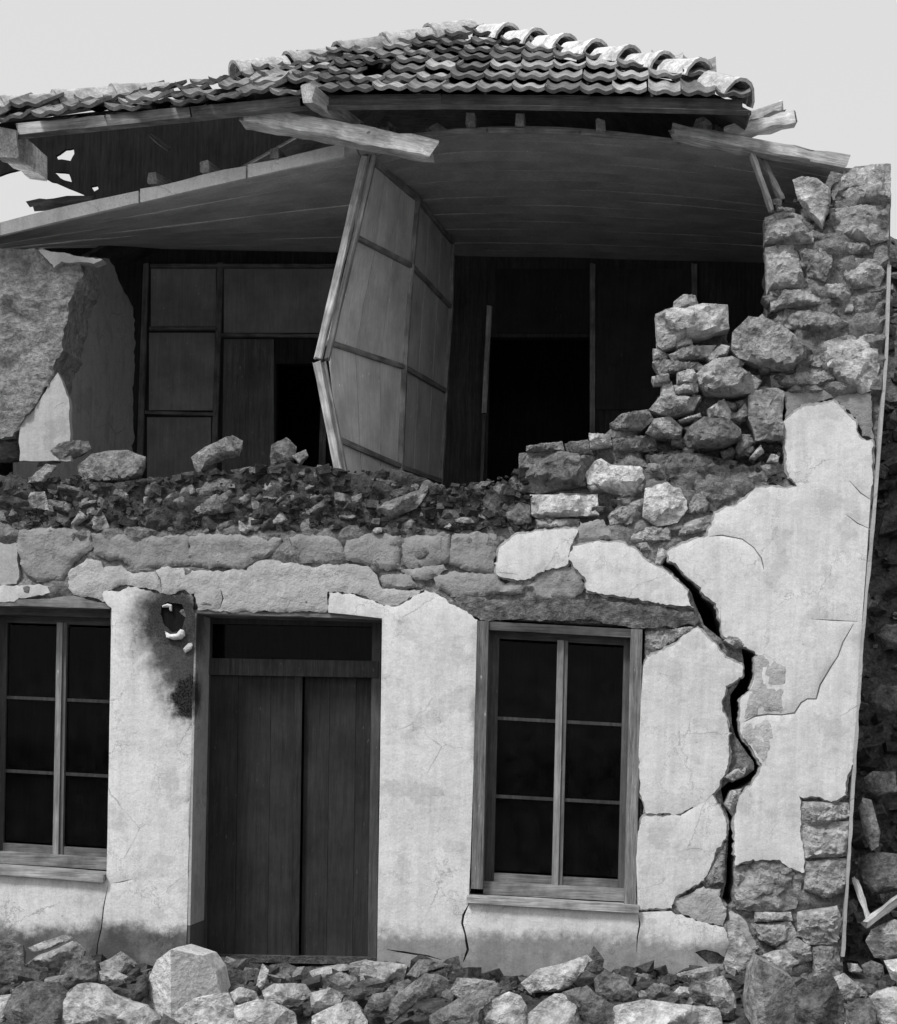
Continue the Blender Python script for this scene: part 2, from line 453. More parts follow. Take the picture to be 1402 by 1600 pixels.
def tilemat(tone):
    key = ('tile', tone)
    if key in _m: return _m[key]
    m, t, b = nodes('fired_clay_%02d' % round(tone * 100)); b.inputs['Roughness'].default_value = .9
    tc = t.nodes.new('ShaderNodeTexCoord').outputs['Object']
    oi = t.nodes.new('ShaderNodeObjectInfo'); w = mathn(t, 'MULTIPLY', oi.outputs['Random'], 60.0)
    a = noisef(t, tc, 8, 6, .65, w); f = noisef(t, tc, 50, 4, .6, w)
    v = mathn(t, 'MULTIPLY', mapr(t, a, .3, .7, .5, 1.45), mapr(t, f, .3, .7, .7, 1.3))
    v = mathn(t, 'MULTIPLY', v, mapr(t, oi.outputs['Random'], 0, 1, .7, 1.3))
    grey(t, mathn(t, 'MULTIPLY', v, tone), b)
    bump(t, mathn(t, 'ADD', a, mathn(t, 'MULTIPLY', f, .4)), b, .5, .012)
    _m[key] = m; return m

def glass():
    if 'glass' in _m: return _m['glass']
    m, t, b = nodes('dusty_window_glass'); t.nodes.remove(b)
    o = t.nodes['Material Output']
    tr = t.nodes.new('ShaderNodeBsdfTransparent'); tr.inputs[0].default_value = (.55, .55, .55, 1)
    gl = t.nodes.new('ShaderNodeBsdfGlossy'); gl.inputs['Roughness'].default_value = .08; gl.inputs[0].default_value = (.5, .5, .5, 1)
    df = t.nodes.new('ShaderNodeBsdfDiffuse')
    tc = t.nodes.new('ShaderNodeTexCoord').outputs['Object']
    grey_v = mapr(t, noisef(t, tc, 9, 6, .65, objrand(t)), .35, .75, .0, .012)
    n = t.nodes.new('ShaderNodeCombineColor')
    for i in range(3): n.inputs[i].default_value = .3
    t.links.new(n.outputs[0], df.inputs[0])
    fr = t.nodes.new('ShaderNodeFresnel'); fr.inputs[0].default_value = 1.45
    m1 = t.nodes.new('ShaderNodeMixShader'); t.links.new(mathn(t, 'MULTIPLY', fr.outputs[0], .3), m1.inputs[0]); t.links.new(tr.outputs[0], m1.inputs[1]); t.links.new(gl.outputs[0], m1.inputs[2])
    m2 = t.nodes.new('ShaderNodeMixShader'); t.links.new(grey_v, m2.inputs[0]); t.links.new(m1.outputs[0], m2.inputs[1]); t.links.new(df.outputs[0], m2.inputs[2])
    t.links.new(m2.outputs[0], o.inputs['Surface'])
    _m['glass'] = m; return m

# ------------------------------------------------------------------ ground
def ground_z(x, y):
    d = math.exp(-((y + .02) / .45) ** 2) if y < .3 else 1.0
    near = math.exp(-(max(0, abs(x) - 8) / 6) ** 2) * math.exp(-(max(0, abs(y) - 4) / 5) ** 2)
    q = Vector((x, y, 0))
    return near * (.10 * d * (0.6 + .8 * noise.noise(q * 1.7 + Vector((5, 1, 0)))) + .05 * noise.noise(q * 3.1) + .03 * noise.noise(q * 9)) - .03 - .12 * min(1, max(0, (-.5 - y) / .5))
xs = sorted(set(list(np.round(np.arange(-7, 6.01, .07), 3)) + [-1500, -600, -250, -100, -50, -30, -20, -14, -10, -8, 7, 8, 10, 14, 20, 30, 50, 100, 250, 600, 1500]))
ys = sorted(set(list(np.round(np.arange(-3.2, .61, .06), 3)) + [-1500, -600, -200, -80, -40, -25, -16, -12, -9, -7, -5.5, -4.5, -3.8, 1.2, 2, 3, 5, 8, 14, 25, 50, 100, 250, 600, 1500]))
gv = [(x, y, ground_z(x, y)) for y in ys for x in xs]; nx_ = len(xs)
gf = [(j * nx_ + i, j * nx_ + i + 1, (j + 1) * nx_ + i + 1, (j + 1) * nx_ + i) for j in range(len(ys) - 1) for i in range(nx_ - 1)]
g = mesh_obj('ground', gv, gf, stone(.08), None, smooth=60); props(g, 'bare dirt street in front of the ruined house', kind='structure')

rx = [-60, -20, -8, -4, 0, 4, 8, 20, 60]; ry = [-40, -20, -12, -9, -7, -5, -3.4]
rvv = [(x, y, -.135 + .004 * ((i * 7) % 3) if y > -5.5 else -.02) for y in ry for i, x in enumerate(rx)]
rff = [(j * 9 + i, j * 9 + i + 1, (j + 1) * 9 + i + 1, (j + 1) * 9 + i) for j in range(6) for i in range(8)]
props(mesh_obj('street', rvv, rff, stone(.40, .25), None, smooth=60), 'pale dusty street out of view, added to bounce light up into the rooms', kind='structure')  # unseen pale sheet added to bounce daylight onto the ceilings and interior

# ------------------------------------------------------------------ the house
house = empty('ruined_house')
props(house, 'two-storey stone house whose upper front wall has collapsed under its tiled roof', 'house')

W1 = [(-38, 944, 1), (174, 950, 1), (166, 1376, 1), (-46, 1362, 1)]
DOOR = [(304, 957, 1), (597, 966, 1), (588, 1560, 1), (288, 1560, 1)]
W2 = [(746, 970, 1), (1004, 984, 1), (993, 1424, 1), (736, 1410, 1)]
def grow(q, d):
    cx = sum(a[0] for a in q) / 4; cy = sum(a[1] for a in q) / 4
    return [(a[0] + (d if a[0] > cx else -d), a[1] + (d if a[1] > cy else -d), 1) for a in q]
CRACK = [(1034, 868), (1030, 879), (1050, 893), (1080, 925), (1091, 955), (1100, 977), (1125, 997), (1159, 1013), (1163, 1050), (1150, 1074), (1141, 1086), (1143, 1130), (1150, 1152), (1177, 1190), (1178, 1203), (1160, 1216), (1138, 1222), (1126, 1232), (1131, 1255), (1140, 1285), (1137, 1330), (1134, 1380), (1128, 1403), (1138, 1414),
         (1144, 1408), (1142, 1395), (1146, 1380), (1145, 1335), (1148, 1280), (1142, 1250), (1148, 1236), (1166, 1226), (1185, 1210), (1191, 1196), (1173, 1165), (1160, 1149), (1157, 1129), (1158, 1092), (1174, 1080), (1185, 1023), (1166, 1010), (1131, 994), (1119, 948), (1096, 918), (1068, 894), (1045, 876)]
TOP = [(-330, 770), (-150, 752), (0, 742), (60, 748), (130, 752), (230, 752), (300, 745), (420, 735), (520, 742), (640, 742), (700, 765), (780, 765), (806, 740), (825, 708), (930, 696), (962, 668), (1024, 656), (1036, 610), (1040, 500), (1125, 488), (1140, 530), (1200, 512), (1204, 345), (1250, 340), (1262, 350), (1290, 345), (1300, 290), (1330, 268), (1390, 258)]
RIGHT = [(1391, 330, 1), (1390, 410, 1), (1383, 560, 1), (1364, 800, 1), (1345, 1000, 1), (1330, 1250, 1), (1316, 1500, 1), (1313, 1565, 1)]
def coredisp(px, py):
    d = 0.0
    if px > 1190 and py < 620: d -= .06 + .035 * noise.noise(Vector((px * .09, py * .09, 2)))
    if 1000 < px < 1232 and 480 < py < 722: d += .13
    if 800 < px < 960 and 690 < py < 820: d += .05
    if px > 940 and 722 < py < 800: d -= .02
    if 825 < py < 960 or (py > 1240 and px > 1130): d -= .03
    elif py > 800: d -= .008
    if py < 840 and px < 800: d += .03 * (noise.noise(Vector((px * .03, py * .04, 1))))
    return d
front = slab('front_wall', TOP + RIGHT + [(-330, 1565, 1)],   .07, .45, stone(.22, .4), house,
             holes=[grow(W1, 3), [(301, 954, 1), (600, 963, 1), (592, 1540, 1), (286, 1540, 1)], grow(W2, 3), CRACK], jit=4, holejit=.6, step=8, grid=9, amp=.014, freq=7, lump=.055, lfreq=4.6, edge=.0, disp=coredisp, smooth=50)
props(front, 'broken rubble masonry front wall with its upper half fallen away')

# plaster coats: (outline, front depth, tone, holes)
BL = ((272, 970, .16, .40, .96), (250, 990, .05, .32, .75), (284, 1020, .13, .36, .92), (300, 1088, .12, .25, 1.0), (293, 1052, .10, .32, .93), (262, 945, .04, .26, .82))
PL = [
 # left pier with the soot stain
 ([(168, 946), (160, 926), (200, 916), (268, 931), (284, 926), (300, 931), (303, 955), (304, 957, 1), (297, 1250, 1), (289, 1565, 1), (-330, 1565, 1), (-330, 1360, 1), (-46, 1362, 1), (166, 1376, 1), (174, 950, 1)], -.03, 'soot',
  [[(252, 945), (262, 940), (284, 944), (290, 962), (284, 984), (268, 988), (256, 976), (250, 960)], crack([(168, 1385), (161, 1420), (158, 1450), (152, 1475), (150, 1500), (146, 1525)], 2.2), crack([(176, 1380), (190, 1378), (206, 1374)], 1.4)]),
 # pier between door and window, and the band under the window
 ([(513, 957), (514, 926), (550, 928), (575, 936), (600, 947), (621, 947), (650, 930), (664, 922), (685, 929), (720, 951), (746, 968, 1), (740, 1200, 1), (733, 1408, 1), (740, 1411, 1), (993, 1426, 1), (1050, 1424), (1088, 1440), (1132, 1450), (1140, 1475), (1132, 1500), (1135, 1565, 1), (588, 1565, 1), (593, 1250, 1), (597, 966, 1)], -.03, 'dirty',
  [crack([(733, 1412), (724, 1430), (722, 1443), (727, 1460), (731, 1484), (728, 1492), (724, 1503)], 3.6), crack([(998, 1430), (1000, 1445), (996, 1465), (995, 1488)], 2.2), [(1086, 1488), (1100, 1484), (1120, 1488), (1134, 1497), (1130, 1508), (1108, 1508)], crack([(605, 1484), (630, 1488), (668, 1494), (690, 1500)], 3)]),
 # big sheet right of the crack
 ([(1113, 815), (1117, 801), (1155, 785), (1182, 762), (1250, 761), (1234, 746), (1229, 713), (1227, 676), (1220, 660), (1252, 639), (1303, 625), (1336, 657), (1345, 685), (1364, 690), (1362, 760, 1), (1354, 880, 1), (1347, 975, 1), (1343, 1060, 1), (1337, 1150), (1334, 1194), (1324, 1218), (1322, 1242), (1303, 1251), (1249, 1244), (1251, 1295), (1257, 1336), (1257, 1364), (1234, 1356), (1214, 1344), (1177, 1342), (1149, 1352), (1147, 1335), (1148, 1280), (1154, 1251), (1170, 1230), (1186, 1211), (1191, 1196), (1173, 1165), (1160, 1149), (1157, 1129), (1158, 1092), (1174, 1080), (1185, 1023), (1166, 1010), (1131, 994), (1119, 948), (1096, 918), (1068, 894), (1045, 876), (1043, 862), (1066, 849), (1104, 838)], -.034, .56,
  [crack([(1163, 1128), (1180, 1119), (1200, 1116), (1222, 1117), (1242, 1114), (1252, 1098), (1262, 1092), (1276, 1092), (1282, 1070), (1300, 1040), (1310, 1025), (1318, 1003), (1334, 975)], 2.6), crack([(1108, 838), (1128, 836), (1160, 842), (1178, 855), (1190, 872), (1194, 890)], 2.0), crack([(1268, 967), (1300, 969), (1340, 971)], 1.6), crack([(1327, 750), (1345, 770), (1363, 782)], 1.8), crack([(1322, 803), (1340, 817), (1360, 826)], 1.8)]),
 # sheets left of the crack
 ([(1001, 1100, 1), (1005, 1045), (1012, 1026), (1037, 1017), (1072, 991), (1090, 981), (1110, 1000), (1137, 1029), (1160, 1039), (1161, 1054), (1134, 1072), (1129, 1112), (1141, 1146), (1138, 1194), (1125, 1226), (1104, 1251), (1064, 1271), (1009, 1271), (1000, 1234), (998, 1180, 1)], -.032, .54, []),
 ([(1005, 1276), (1064, 1275), (1112, 1241), (1124, 1258), (1136, 1287), (1134, 1311), (1119, 1330), (1100, 1376), (1056, 1401), (1050, 1419), (997, 1421, 1), (994, 1340, 1), (997, 1300)], -.03, .54, []),
 ([(773, 880), (783, 853), (810, 834), (852, 827), (903, 827), (890, 862), (885, 883), (852, 890), (829, 904), (806, 906), (778, 899)], -.04, .56, []),
 ([(888, 871), (895, 853), (936, 845), (973, 848), (1001, 866), (1028, 886), (1050, 898), (1074, 922), (1085, 950), (1029, 941), (973, 932), (917, 922), (915, 904), (903, 890)], -.042, .56, []),
 # whitish remains over the left window
 ([(-330, 925), (-20, 919), (26, 914), (60, 912), (87, 916), (85, 928), (29, 934), (22, 940), (-330, 944)], -.02, .46, []),
 ([(-330, 850), (26, 848), (28, 887), (25, 912), (-330, 920)], -.006, .34, []),
]
for poly, y, tone, holes in PL:
    mat = plaster(.64, BL, .86) if tone == 'soot' else plaster(.64, (), .62) if tone == 'dirty' else plaster(tone * 1.14)
    slab('plaster_patch', poly, y, .09, mat, front, holes=holes, jit=2.4, step=3.5, grid=14, amp=.006, freq=2.6, edge=.008, holejit=.7)
def offset(poly, d):
    q = [(p[0], p[1]) for p in poly]; n = len(q)
    A = sum(q[i][0] * q[(i + 1) % n][1] - q[(i + 1) % n][0] * q[i][1] for i in range(n)); sg = 1 if A > 0 else -1; o = []
    for i in range(n):
        a, b, c = q[i - 1], q[i], q[(i + 1) % n]
        dx, dy = c[0] - a[0], c[1] - a[1]; l = math.hypot(dx, dy) or 1
        o.append((b[0] + sg * dy / l * d, b[1] - sg * dx / l * d))
    return o
for k in (2, 3, 4, 5, 6):       # the coarser coat showing along the torn edges of the white sheets
    slab('undercoat_patch', offset(PL[k][0], 3.2), -.016, .1, plaster(.32, (), 0.0, 3.0), front, jit=3.2, step=4, grid=14, amp=.006, freq=8, edge=.012)
# grey undercoat
GR = [
 ([(106, 918), (107, 905), (109, 891), (135, 872), (157, 876), (160, 887), (189, 882), (205, 895), (244, 890), (257, 886), (295, 888), (308, 891), (385, 891), (404, 876), (427, 874), (450, 879), (468, 882), (493, 886), (518, 881), (550, 881), (575, 884), (585, 895), (596, 918), (628, 922), (662, 921), (650, 929), (621, 946), (600, 945), (575, 934), (550, 926), (512, 924), (511, 955), (400, 956), (308, 953), (303, 927), (284, 922), (270, 928), (200, 914), (158, 924), (164, 940), (120, 930)], -.018, .42,
   [crack([(242, 892), (250, 905), (252, 925)], 1.8), crack([(343, 950), (348, 935), (345, 922)], 2.2), crack([(585, 884), (592, 905), (598, 920)], 3)]),
 ([(1182, 1025), (1210, 1028), (1234, 1043), (1232, 1075), (1226, 1100), (1221, 1113), (1202, 1113), (1164, 1122), (1161, 1095), (1176, 1083)], -.038, .40, []),
 ([(1165, 1133), (1200, 1122), (1211, 1130), (1206, 1165), (1200, 1190), (1192, 1190), (1175, 1165), (1163, 1149)], -.038, .44, []),
 ([(1052, 1408), (1100, 1385), (1127, 1389), (1124, 1401), (1136, 1420), (1130, 1447), (1088, 1437), (1054, 1422)], -.008, .40, []),
 ([(1142, 1424), (1166, 1440), (1182, 1474), (1182, 1540), (1136, 1540), (1142, 1490), (1138, 1455)], -.02, .40, []),
 ([(1222, 664), (1230, 640), (1226, 612), (1280, 606), (1340, 612), (1362, 612), (1366, 685), (1348, 680), (1338, 652), (1303, 621), (1252, 635)], -.006, .27, []),
]
for poly, y, tone, holes in GR:
    slab('undercoat_patch', poly, y, .09, plaster(tone, (), 0.0, 3.0), front, holes=holes, jit=2.6, step=4, grid=7, amp=.010, freq=8, edge=.010)

# stones that show in the broken wall: (tone, front depth, bulge, outline)
ST = [
 (.30, .03, .05, [(29, 830), (90, 826), (138, 830), (141, 855), (106, 887), (96, 905), (58, 907), (35, 887), (27, 855)]),
 (.28, .03, .05, [(144, 834), (210, 840), (292, 838), (294, 868), (297, 881), (244, 885), (222, 892), (196, 878), (150, 868)]),
 (.30, .03, .05, [(297, 838), (360, 833), (437, 842), (430, 866), (395, 872), (378, 886), (300, 884), (296, 866)]),
 (.30, .03, .04, [(430, 873), (450, 845), (467, 877)]),
 (.30, .03, .05, [(454, 840), (489, 835), (525, 844), (534, 862), (521, 878), (471, 878)]),
 (.31, .03, .05, [(540, 869), (543, 844), (571, 837), (624, 837), (625, 887), (600, 889), (578, 880), (553, 877)]),
 (.28, .03, .05, [(629, 840), (700, 835), (702, 851), (697, 878), (642, 887), (629, 880)]),
 (.28, .03, .05, [(708, 837), (775, 833), (776, 851), (771, 893), (739, 893), (703, 880)]),
 (.28, .03, .03, [(598, 900), (636, 897), (650, 915), (628, 919), (600, 918)]),
 (.30, .04, .03, [(628, 890), (690, 882), (697, 890), (676, 900), (650, 905)]),
 (.30, .03, .05, [(680, 901), (704, 894), (739, 896), (771, 898), (783, 909), (815, 913), (813, 927), (707, 931), (687, 921)]),
 (.30, .03, .06, [(820, 913), (848, 892), (885, 887), (906, 896), (913, 918), (897, 934), (843, 937)]),
 (.30, .04, .05, [(908, 815), (941, 813), (957, 832), (957, 842), (897, 849)]),
 (.30, .04, .05, [(838, 811), (903, 811), (903, 824), (843, 825)]),
 (.50, .02, .06, [(831, 773), (931, 773), (934, 804), (843, 808), (833, 804)]),
 (.54, .02, .07, [(917, 741), (931, 722), (941, 718), (955, 729), (997, 729), (1005, 746), (992, 769), (969, 771), (936, 762), (920, 755)]),
 (.54, .0, .05, [(1010, 764), (1043, 755), (1052, 764), (1062, 764), (1073, 794), (1057, 815), (1029, 820), (1006, 806)]),
 (.30, .05, .05, [(952, 806), (969, 792), (1006, 778), (1004, 813), (955, 818)]),
 (.26, .05, .05, [(1066, 773), (1094, 771), (1108, 787), (1101, 799), (1076, 801)]),
 (.30, .04, .06, [(983, 822), (1045, 825), (1048, 846), (985, 848)]),
 (.30, .04, .05, [(1062, 820), (1106, 806), (1106, 829), (1062, 836)]),
 (.22, .05, .04, [(965, 848), (1000, 852), (1024, 868), (1018, 876), (1000, 862)]),
 (.40, .02, .03, [(1000, 850), (1010, 849), (1014, 857), (1003, 860)]),
 (.40, .03, .04, [(1024, 880), (1030, 858), (1040, 850), (1042, 868), (1032, 882)]),
 (.15, .05, .10, [(796, 750), (813, 735), (813, 710), (876, 706), (928, 714), (924, 735), (913, 758), (843, 769), (800, 765)]),
 (.26, .04, .08, [(825, 697), (876, 690), (880, 703), (825, 706)]),
 (.20, .05, .08, [(885, 694), (917, 688), (925, 710), (890, 713)]),
 (.36, .02, .07, [(922, 678), (950, 680), (955, 695), (925, 699)]),
 (.20, .02, .09, [(955, 662), (973, 648), (1010, 641), (1020, 655), (1001, 671), (964, 671)]),
 (.15, .07, .07, [(955, 687), (1020, 680), (1026, 704), (960, 708)]),
 (.14, .08, .06, [(1010, 712), (1060, 705), (1100, 712), (1150, 722), (1140, 748), (1080, 752), (1020, 742)]),
 (.16, .08, .06, [(1085, 765), (1120, 752), (1160, 735), (1225, 728), (1226, 745), (1180, 758), (1150, 780), (1118, 794)]),
 (.42, .0, .12, [(1027, 492), (1043, 484), (1089, 478), (1135, 478), (1137, 513), (1089, 526), (1072, 525), (1056, 539), (1037, 546), (1029, 539)]),
 (.28, .03, .09, [(1052, 485), (1056, 471), (1069, 462), (1085, 463), (1089, 475), (1101, 480)]),
 (.40, .03, .08, [(1056, 538), (1063, 529), (1079, 526), (1081, 540), (1060, 544)]),
 (.33, .02, .09, [(1047, 554), (1079, 543), (1118, 540), (1105, 556), (1053, 563)]),
 (.25, .03, .09, [(1022, 566), (1034, 560), (1060, 567), (1089, 566), (1082, 576), (1034, 585)]),
 (.22, .05, .06, [(1022, 546), (1034, 548), (1044, 556), (1040, 562), (1024, 562)]),
 (.38, .01, .08, [(1021, 589), (1043, 586), (1045, 595), (1024, 597)]),
 (.44, .01, .09, [(1060, 585), (1082, 576), (1089, 591), (1085, 598), (1060, 599)]),
 (.38, .02, .08, [(1053, 603), (1089, 599), (1089, 611), (1055, 619)]),
 (.34, .03, .09, [(1016, 639), (1034, 620), (1037, 600), (1050, 598), (1056, 621), (1092, 621), (1082, 640), (1047, 648)]),
 (.32, .0, .12, [(1090, 584), (1118, 562), (1143, 558), (1161, 568), (1156, 576), (1189, 595), (1176, 613), (1137, 615), (1105, 612), (1095, 600)]),
 (.38, .03, .06, [(1105, 556), (1127, 540), (1140, 543), (1134, 555), (1111, 563)]),
 (.26, -.02, .14, [(1147, 520), (1160, 507), (1172, 497), (1198, 500), (1205, 507), (1230, 517), (1259, 542), (1259, 558), (1230, 578), (1189, 568), (1156, 558), (1145, 546)]),
 (.38, .03, .08, [(1108, 640), (1131, 625), (1143, 649), (1138, 654), (1111, 651)]),
 (.26, .04, .07, [(1145, 652), (1163, 633), (1172, 629), (1173, 646), (1157, 658)]),
 (.13, .01, .11, [(1068, 687), (1079, 668), (1101, 653), (1140, 658), (1156, 671), (1156, 687), (1130, 697), (1079, 699)]),
 (.26, .02, .09, [(1011, 675), (1024, 656), (1047, 653), (1064, 668), (1062, 684), (1027, 681)]),
 (.34, .02, .06, [(1062, 656), (1092, 646), (1094, 652), (1065, 659)]),
 (.28, -.01, .06, [(1171, 620), (1182, 612), (1208, 608), (1224, 613), (1220, 655), (1226, 671), (1226, 684), (1195, 684), (1182, 687), (1179, 668), (1172, 655)]),
 (.20, .03, .08, [(1150, 700), (1160, 681), (1172, 681), (1176, 691), (1156, 710)]),
 (.42, .01, .06, [(1174, 713), (1188, 697), (1192, 707), (1180, 716)]),
 (.42, .01, .06, [(1200, 722), (1206, 711), (1216, 714), (1214, 724)]),
 (.22, .03, .06, [(1190, 728), (1215, 724), (1224, 736), (1200, 742)]),
 (.42, -.01, .06, [(1290, 536), (1321, 526), (1369, 523), (1372, 575), (1363, 607), (1347, 613), (1314, 594), (1292, 571)]),
 (.25, .03, .06, [(1206, 588), (1224, 583), (1286, 579), (1308, 594), (1272, 604), (1208, 604)]),
 (.32, .02, .05, [(1266, 560), (1280, 556), (1288, 566), (1280, 575), (1268, 572)]),
 (.27, .0, .08, [(1197, 341), (1224, 332), (1250, 338), (1272, 362), (1269, 378), (1234, 381), (1198, 378)]),
 (.34, .0, .08, [(1198, 388), (1238, 383), (1247, 400), (1256, 438), (1268, 443), (1240, 452), (1203, 452)]),
 (.25, .0, .08, [(1250, 391), (1298, 397), (1300, 417), (1288, 442), (1263, 433)]),
 (.30, .0, .08, [(1205, 456), (1272, 450), (1285, 465), (1282, 477), (1227, 481), (1208, 484)]),
 (.25, .0, .08, [(1230, 484), (1301, 491), (1327, 507), (1301, 520), (1234, 513), (1210, 500)]),
 (.32, -.01, .09, [(1321, 426), (1337, 404), (1369, 407), (1382, 426), (1372, 446), (1330, 449)]),
 (.34, .0, .07, [(1317, 278), (1337, 262), (1390, 257), (1390, 313), (1337, 318), (1317, 304)]),
 (.28, .0, .07, [(1298, 331), (1337, 323), (1388, 320), (1387, 372), (1359, 381), (1311, 365)]),
 (.25, .02, .06, [(1301, 375), (1353, 384), (1366, 396), (1327, 400), (1305, 404)]),
 (.33, .02, .07, [(1288, 448), (1314, 442), (1328, 459), (1321, 475), (1292, 465)]),
 (.20, .03, .06, [(1337, 454), (1379, 452), (1375, 484), (1337, 494), (1326, 478)]),
 (.24, .03, .06, [(1332, 496), (1375, 488), (1371, 517), (1340, 519)]),
 (.30, .0, .05, [(1249, 1253), (1324, 1255), (1327, 1275), (1287, 1287), (1253, 1287)]),
 (.36, .0, .05, [(1255, 1291), (1324, 1284), (1323, 1336), (1259, 1340)]),
 (.30, .0, .05, [(1259, 1348), (1322, 1342), (1318, 1393), (1287, 1401), (1259, 1389)]),
 (.27, .02, .05, [(1150, 1358), (1177, 1348), (1214, 1350), (1234, 1362), (1251, 1370), (1249, 1397), (1242, 1419), (1210, 1423), (1152, 1419), (1150, 1390)]),
 (.36, .0, .05, [(1182, 1426), (1234, 1426), (1236, 1438), (1182, 1440)]),
 (.33, .0, .06, [(1182, 1444), (1234, 1442), (1245, 1462), (1210, 1478), (1187, 1466)]),
 (.36, .0, .06, [(1249, 1427), (1307, 1417), (1314, 1438), (1307, 1474), (1263, 1474), (1249, 1450)]),
 (.33, .0, .06, [(1214, 1480), (1242, 1466), (1265, 1480), (1267, 1500), (1230, 1510)]),
 (.26, .02, .05, [(1270, 1480), (1310, 1478), (1312, 1530), (1272, 1530)]),
 (.24, .02, .04, [(1099, 1378), (1120, 1333), (1134, 1318), (1130, 1378), (1104, 1384)]),
 (.30, .03, .05, [(1010, 988), (1040, 984), (1044, 1000), (1034, 1013), (1010, 1013)]),
 (.30, .03, .05, [(1044, 984), (1090, 977), (1071, 990), (1048, 1004)]),
 (.34, .02, .05, [(1131, 1214), (1150, 1204), (1165, 1200), (1160, 1212), (1145, 1220)]),
 (.34, .0, .05, [(1134, 1256), (1142, 1238), (1158, 1234), (1152, 1250), (1144, 1272)]),
 (.34, .0, .05, [(1133, 1002), (1140, 994), (1158, 998), (1164, 1008), (1150, 1012)]),
]
def swell(poly, d):
    cx = sum(p[0] for p in poly) / len(poly); cy = sum(p[1] for p in poly) / len(poly); o = []
    for p in poly:
        l = math.hypot(p[0] - cx, p[1] - cy) or 1; o.append((p[0] + (p[0] - cx) / l * d, p[1] + (p[1] - cy) / l * d))
    return o
for k, (tone, y, t_, poly) in enumerate(ST):
    poly = swell(poly, 2.6 if k < 13 else 2.6)
    if k < 13:      # flat-faced blocks of the band over the openings
        slab('stone', [(a, b_) for a, b_ in poly], -.012, .1, plaster(tone - .02, (), 0.0, 3.4), front, jit=3.0, step=4, grid=6, amp=.015, freq=7, edge=.018, smooth=50)
    else: rock('stone', poly, y - .01, t_, stone(tone * 1.32), front, prof='wall', planes=5, rough=.085, nb=44, nl=8)

slab('earth_fill', [(-330, 776), (-150, 757), (-40, 752), (20, 742), (70, 752), (120, 750), (180, 757), (240, 748), (300, 736), (350, 742), (400, 732), (450, 722), (500, 728), (560, 742), (610, 732), (660, 745), (700, 768), (740, 760), (790, 770), (800, 800), (780, 826), (640, 830), (520, 826), (380, 834), (240, 830), (100, 824), (-330, 832)], .035, .3, stone(.09, .6), front, jit=3, step=5, grid=6, amp=.045, freq=5, lump=.03, lfreq=9, smooth=55)
# small flat stones packed between the larger ones
rgf = random.Random(5)
for (x0, x1, y0, y1, cnt) in ((1030, 1225, 545, 735, 62), (1208, 1380, 300, 610, 70), (830, 1040, 700, 860, 26), (1145, 1312, 1360, 1530, 26), (0, 790, 762, 826, 75)):
    for _ in range(cnt):
        x, y = rgf.uniform(x0, x1), rgf.uniform(y0, y1); w_ = rgf.uniform(8, 22); h_ = rgf.uniform(4, 10); an = rgf.uniform(-.3, .3)
        if x0 == 0: w_, h_, an = rgf.uniform(5, 24), rgf.uniform(4, 13), rgf.uniform(-.7, .7)
        if x0 == 1030 and (x < 1046 + max(0, y - 640) * .2 or rgf.random() < .25): continue
        pl_ = []
        for ux, uy in ((-1, -.8), (-.2, -1), (.9, -.9), (1, .3), (.5, 1), (-.7, .9)):
            ux, uy = ux * w_ * rgf.uniform(.75, 1.1), uy * h_ * rgf.uniform(.75, 1.1); pl_.append((x + ux * math.cos(an) - uy * math.sin(an), y + ux * math.sin(an) + uy * math.cos(an)))
        tn = rgf.choice((.16, .24, .3, .38)) * (.8 if x0 == 0 else 1)
        rock('stone', pl_, (.05 if x0 == 1030 else .02) + rgf.uniform(0, .04), .05, stone(tn), front, prof='wall', planes=3, nb=12, nl=3, rough=.06)

# lintels over the openings
slab('lintel', [(707, 935), (760, 936), (827, 938), (925, 936), (1000, 944), (1084, 956), (1095, 970), (1086, 977), (997, 982), (918, 968), (751, 969), (725, 955)], -.02, .3, stone(.15, .7), front, jit=2.2, step=5, grid=8, amp=.012, freq=10)
slab('lintel', [(-60, 938, 1), (60, 936), (118, 931), (170, 944, 1), (174, 951, 1), (-60, 945, 1)], -.012, .3, wood(.16), front, jit=1.5, step=6, grid=9, amp=.006, freq=9)
slab('lintel', [(298, 952), (420, 955), (520, 956, 1), (600, 960, 1), (600, 968, 1), (298, 959, 1)], .0, .3, wood(.14), front, jit=1, step=6, grid=9, amp=.004, freq=9)

# lean corner strip of plaster and lath on the right
slab('corner_board', [(1387, 412, 1), (1393, 414, 1), (1388, 560, 1), (1369, 800), (1350, 1000), (1335, 1250), (1320, 1495, 1), (1315, 1495, 1), (1330, 1250), (1345, 1000), (1364, 800), (1383, 560, 1)], -.038, .2, plaster(.40), front, jit=1.0, step=14, grid=30)

# ---- upper left remains of the wall
rem = slab('wall_remnant', [(-150, 382), (0, 388), (60, 391), (100, 396), (127, 405), (128, 432), (112, 470), (97, 540), (76, 602), (50, 640), (38, 655), (20, 682), (-150, 700)], .02, .4, stone(.27, .35), house, jit=3.5, step=6, grid=7, amp=.035, freq=4.5, lump=.02, lfreq=8, smooth=55)
props(rem, 'rough lump of wall still standing below the sagging ceiling')
slab('plaster_patch', [(74, 604), (90, 582), (107, 622), (110, 720), (30, 720), (30, 655), (52, 642)], .03, .06, plaster(.44), rem, jit=1.2, amp=.004)
slab('plaster_patch', [(60, 390), (85, 393), (130, 401), (160, 405), (146, 412), (96, 408), (84, 418), (70, 402)], -.02, .1, plaster(.42), rem, jit=1.5, step=5, grid=8, amp=.008)
pbeam('lath', (118, 436, .02), (97, 560, .1), .03, .02, wood(.16), rem)

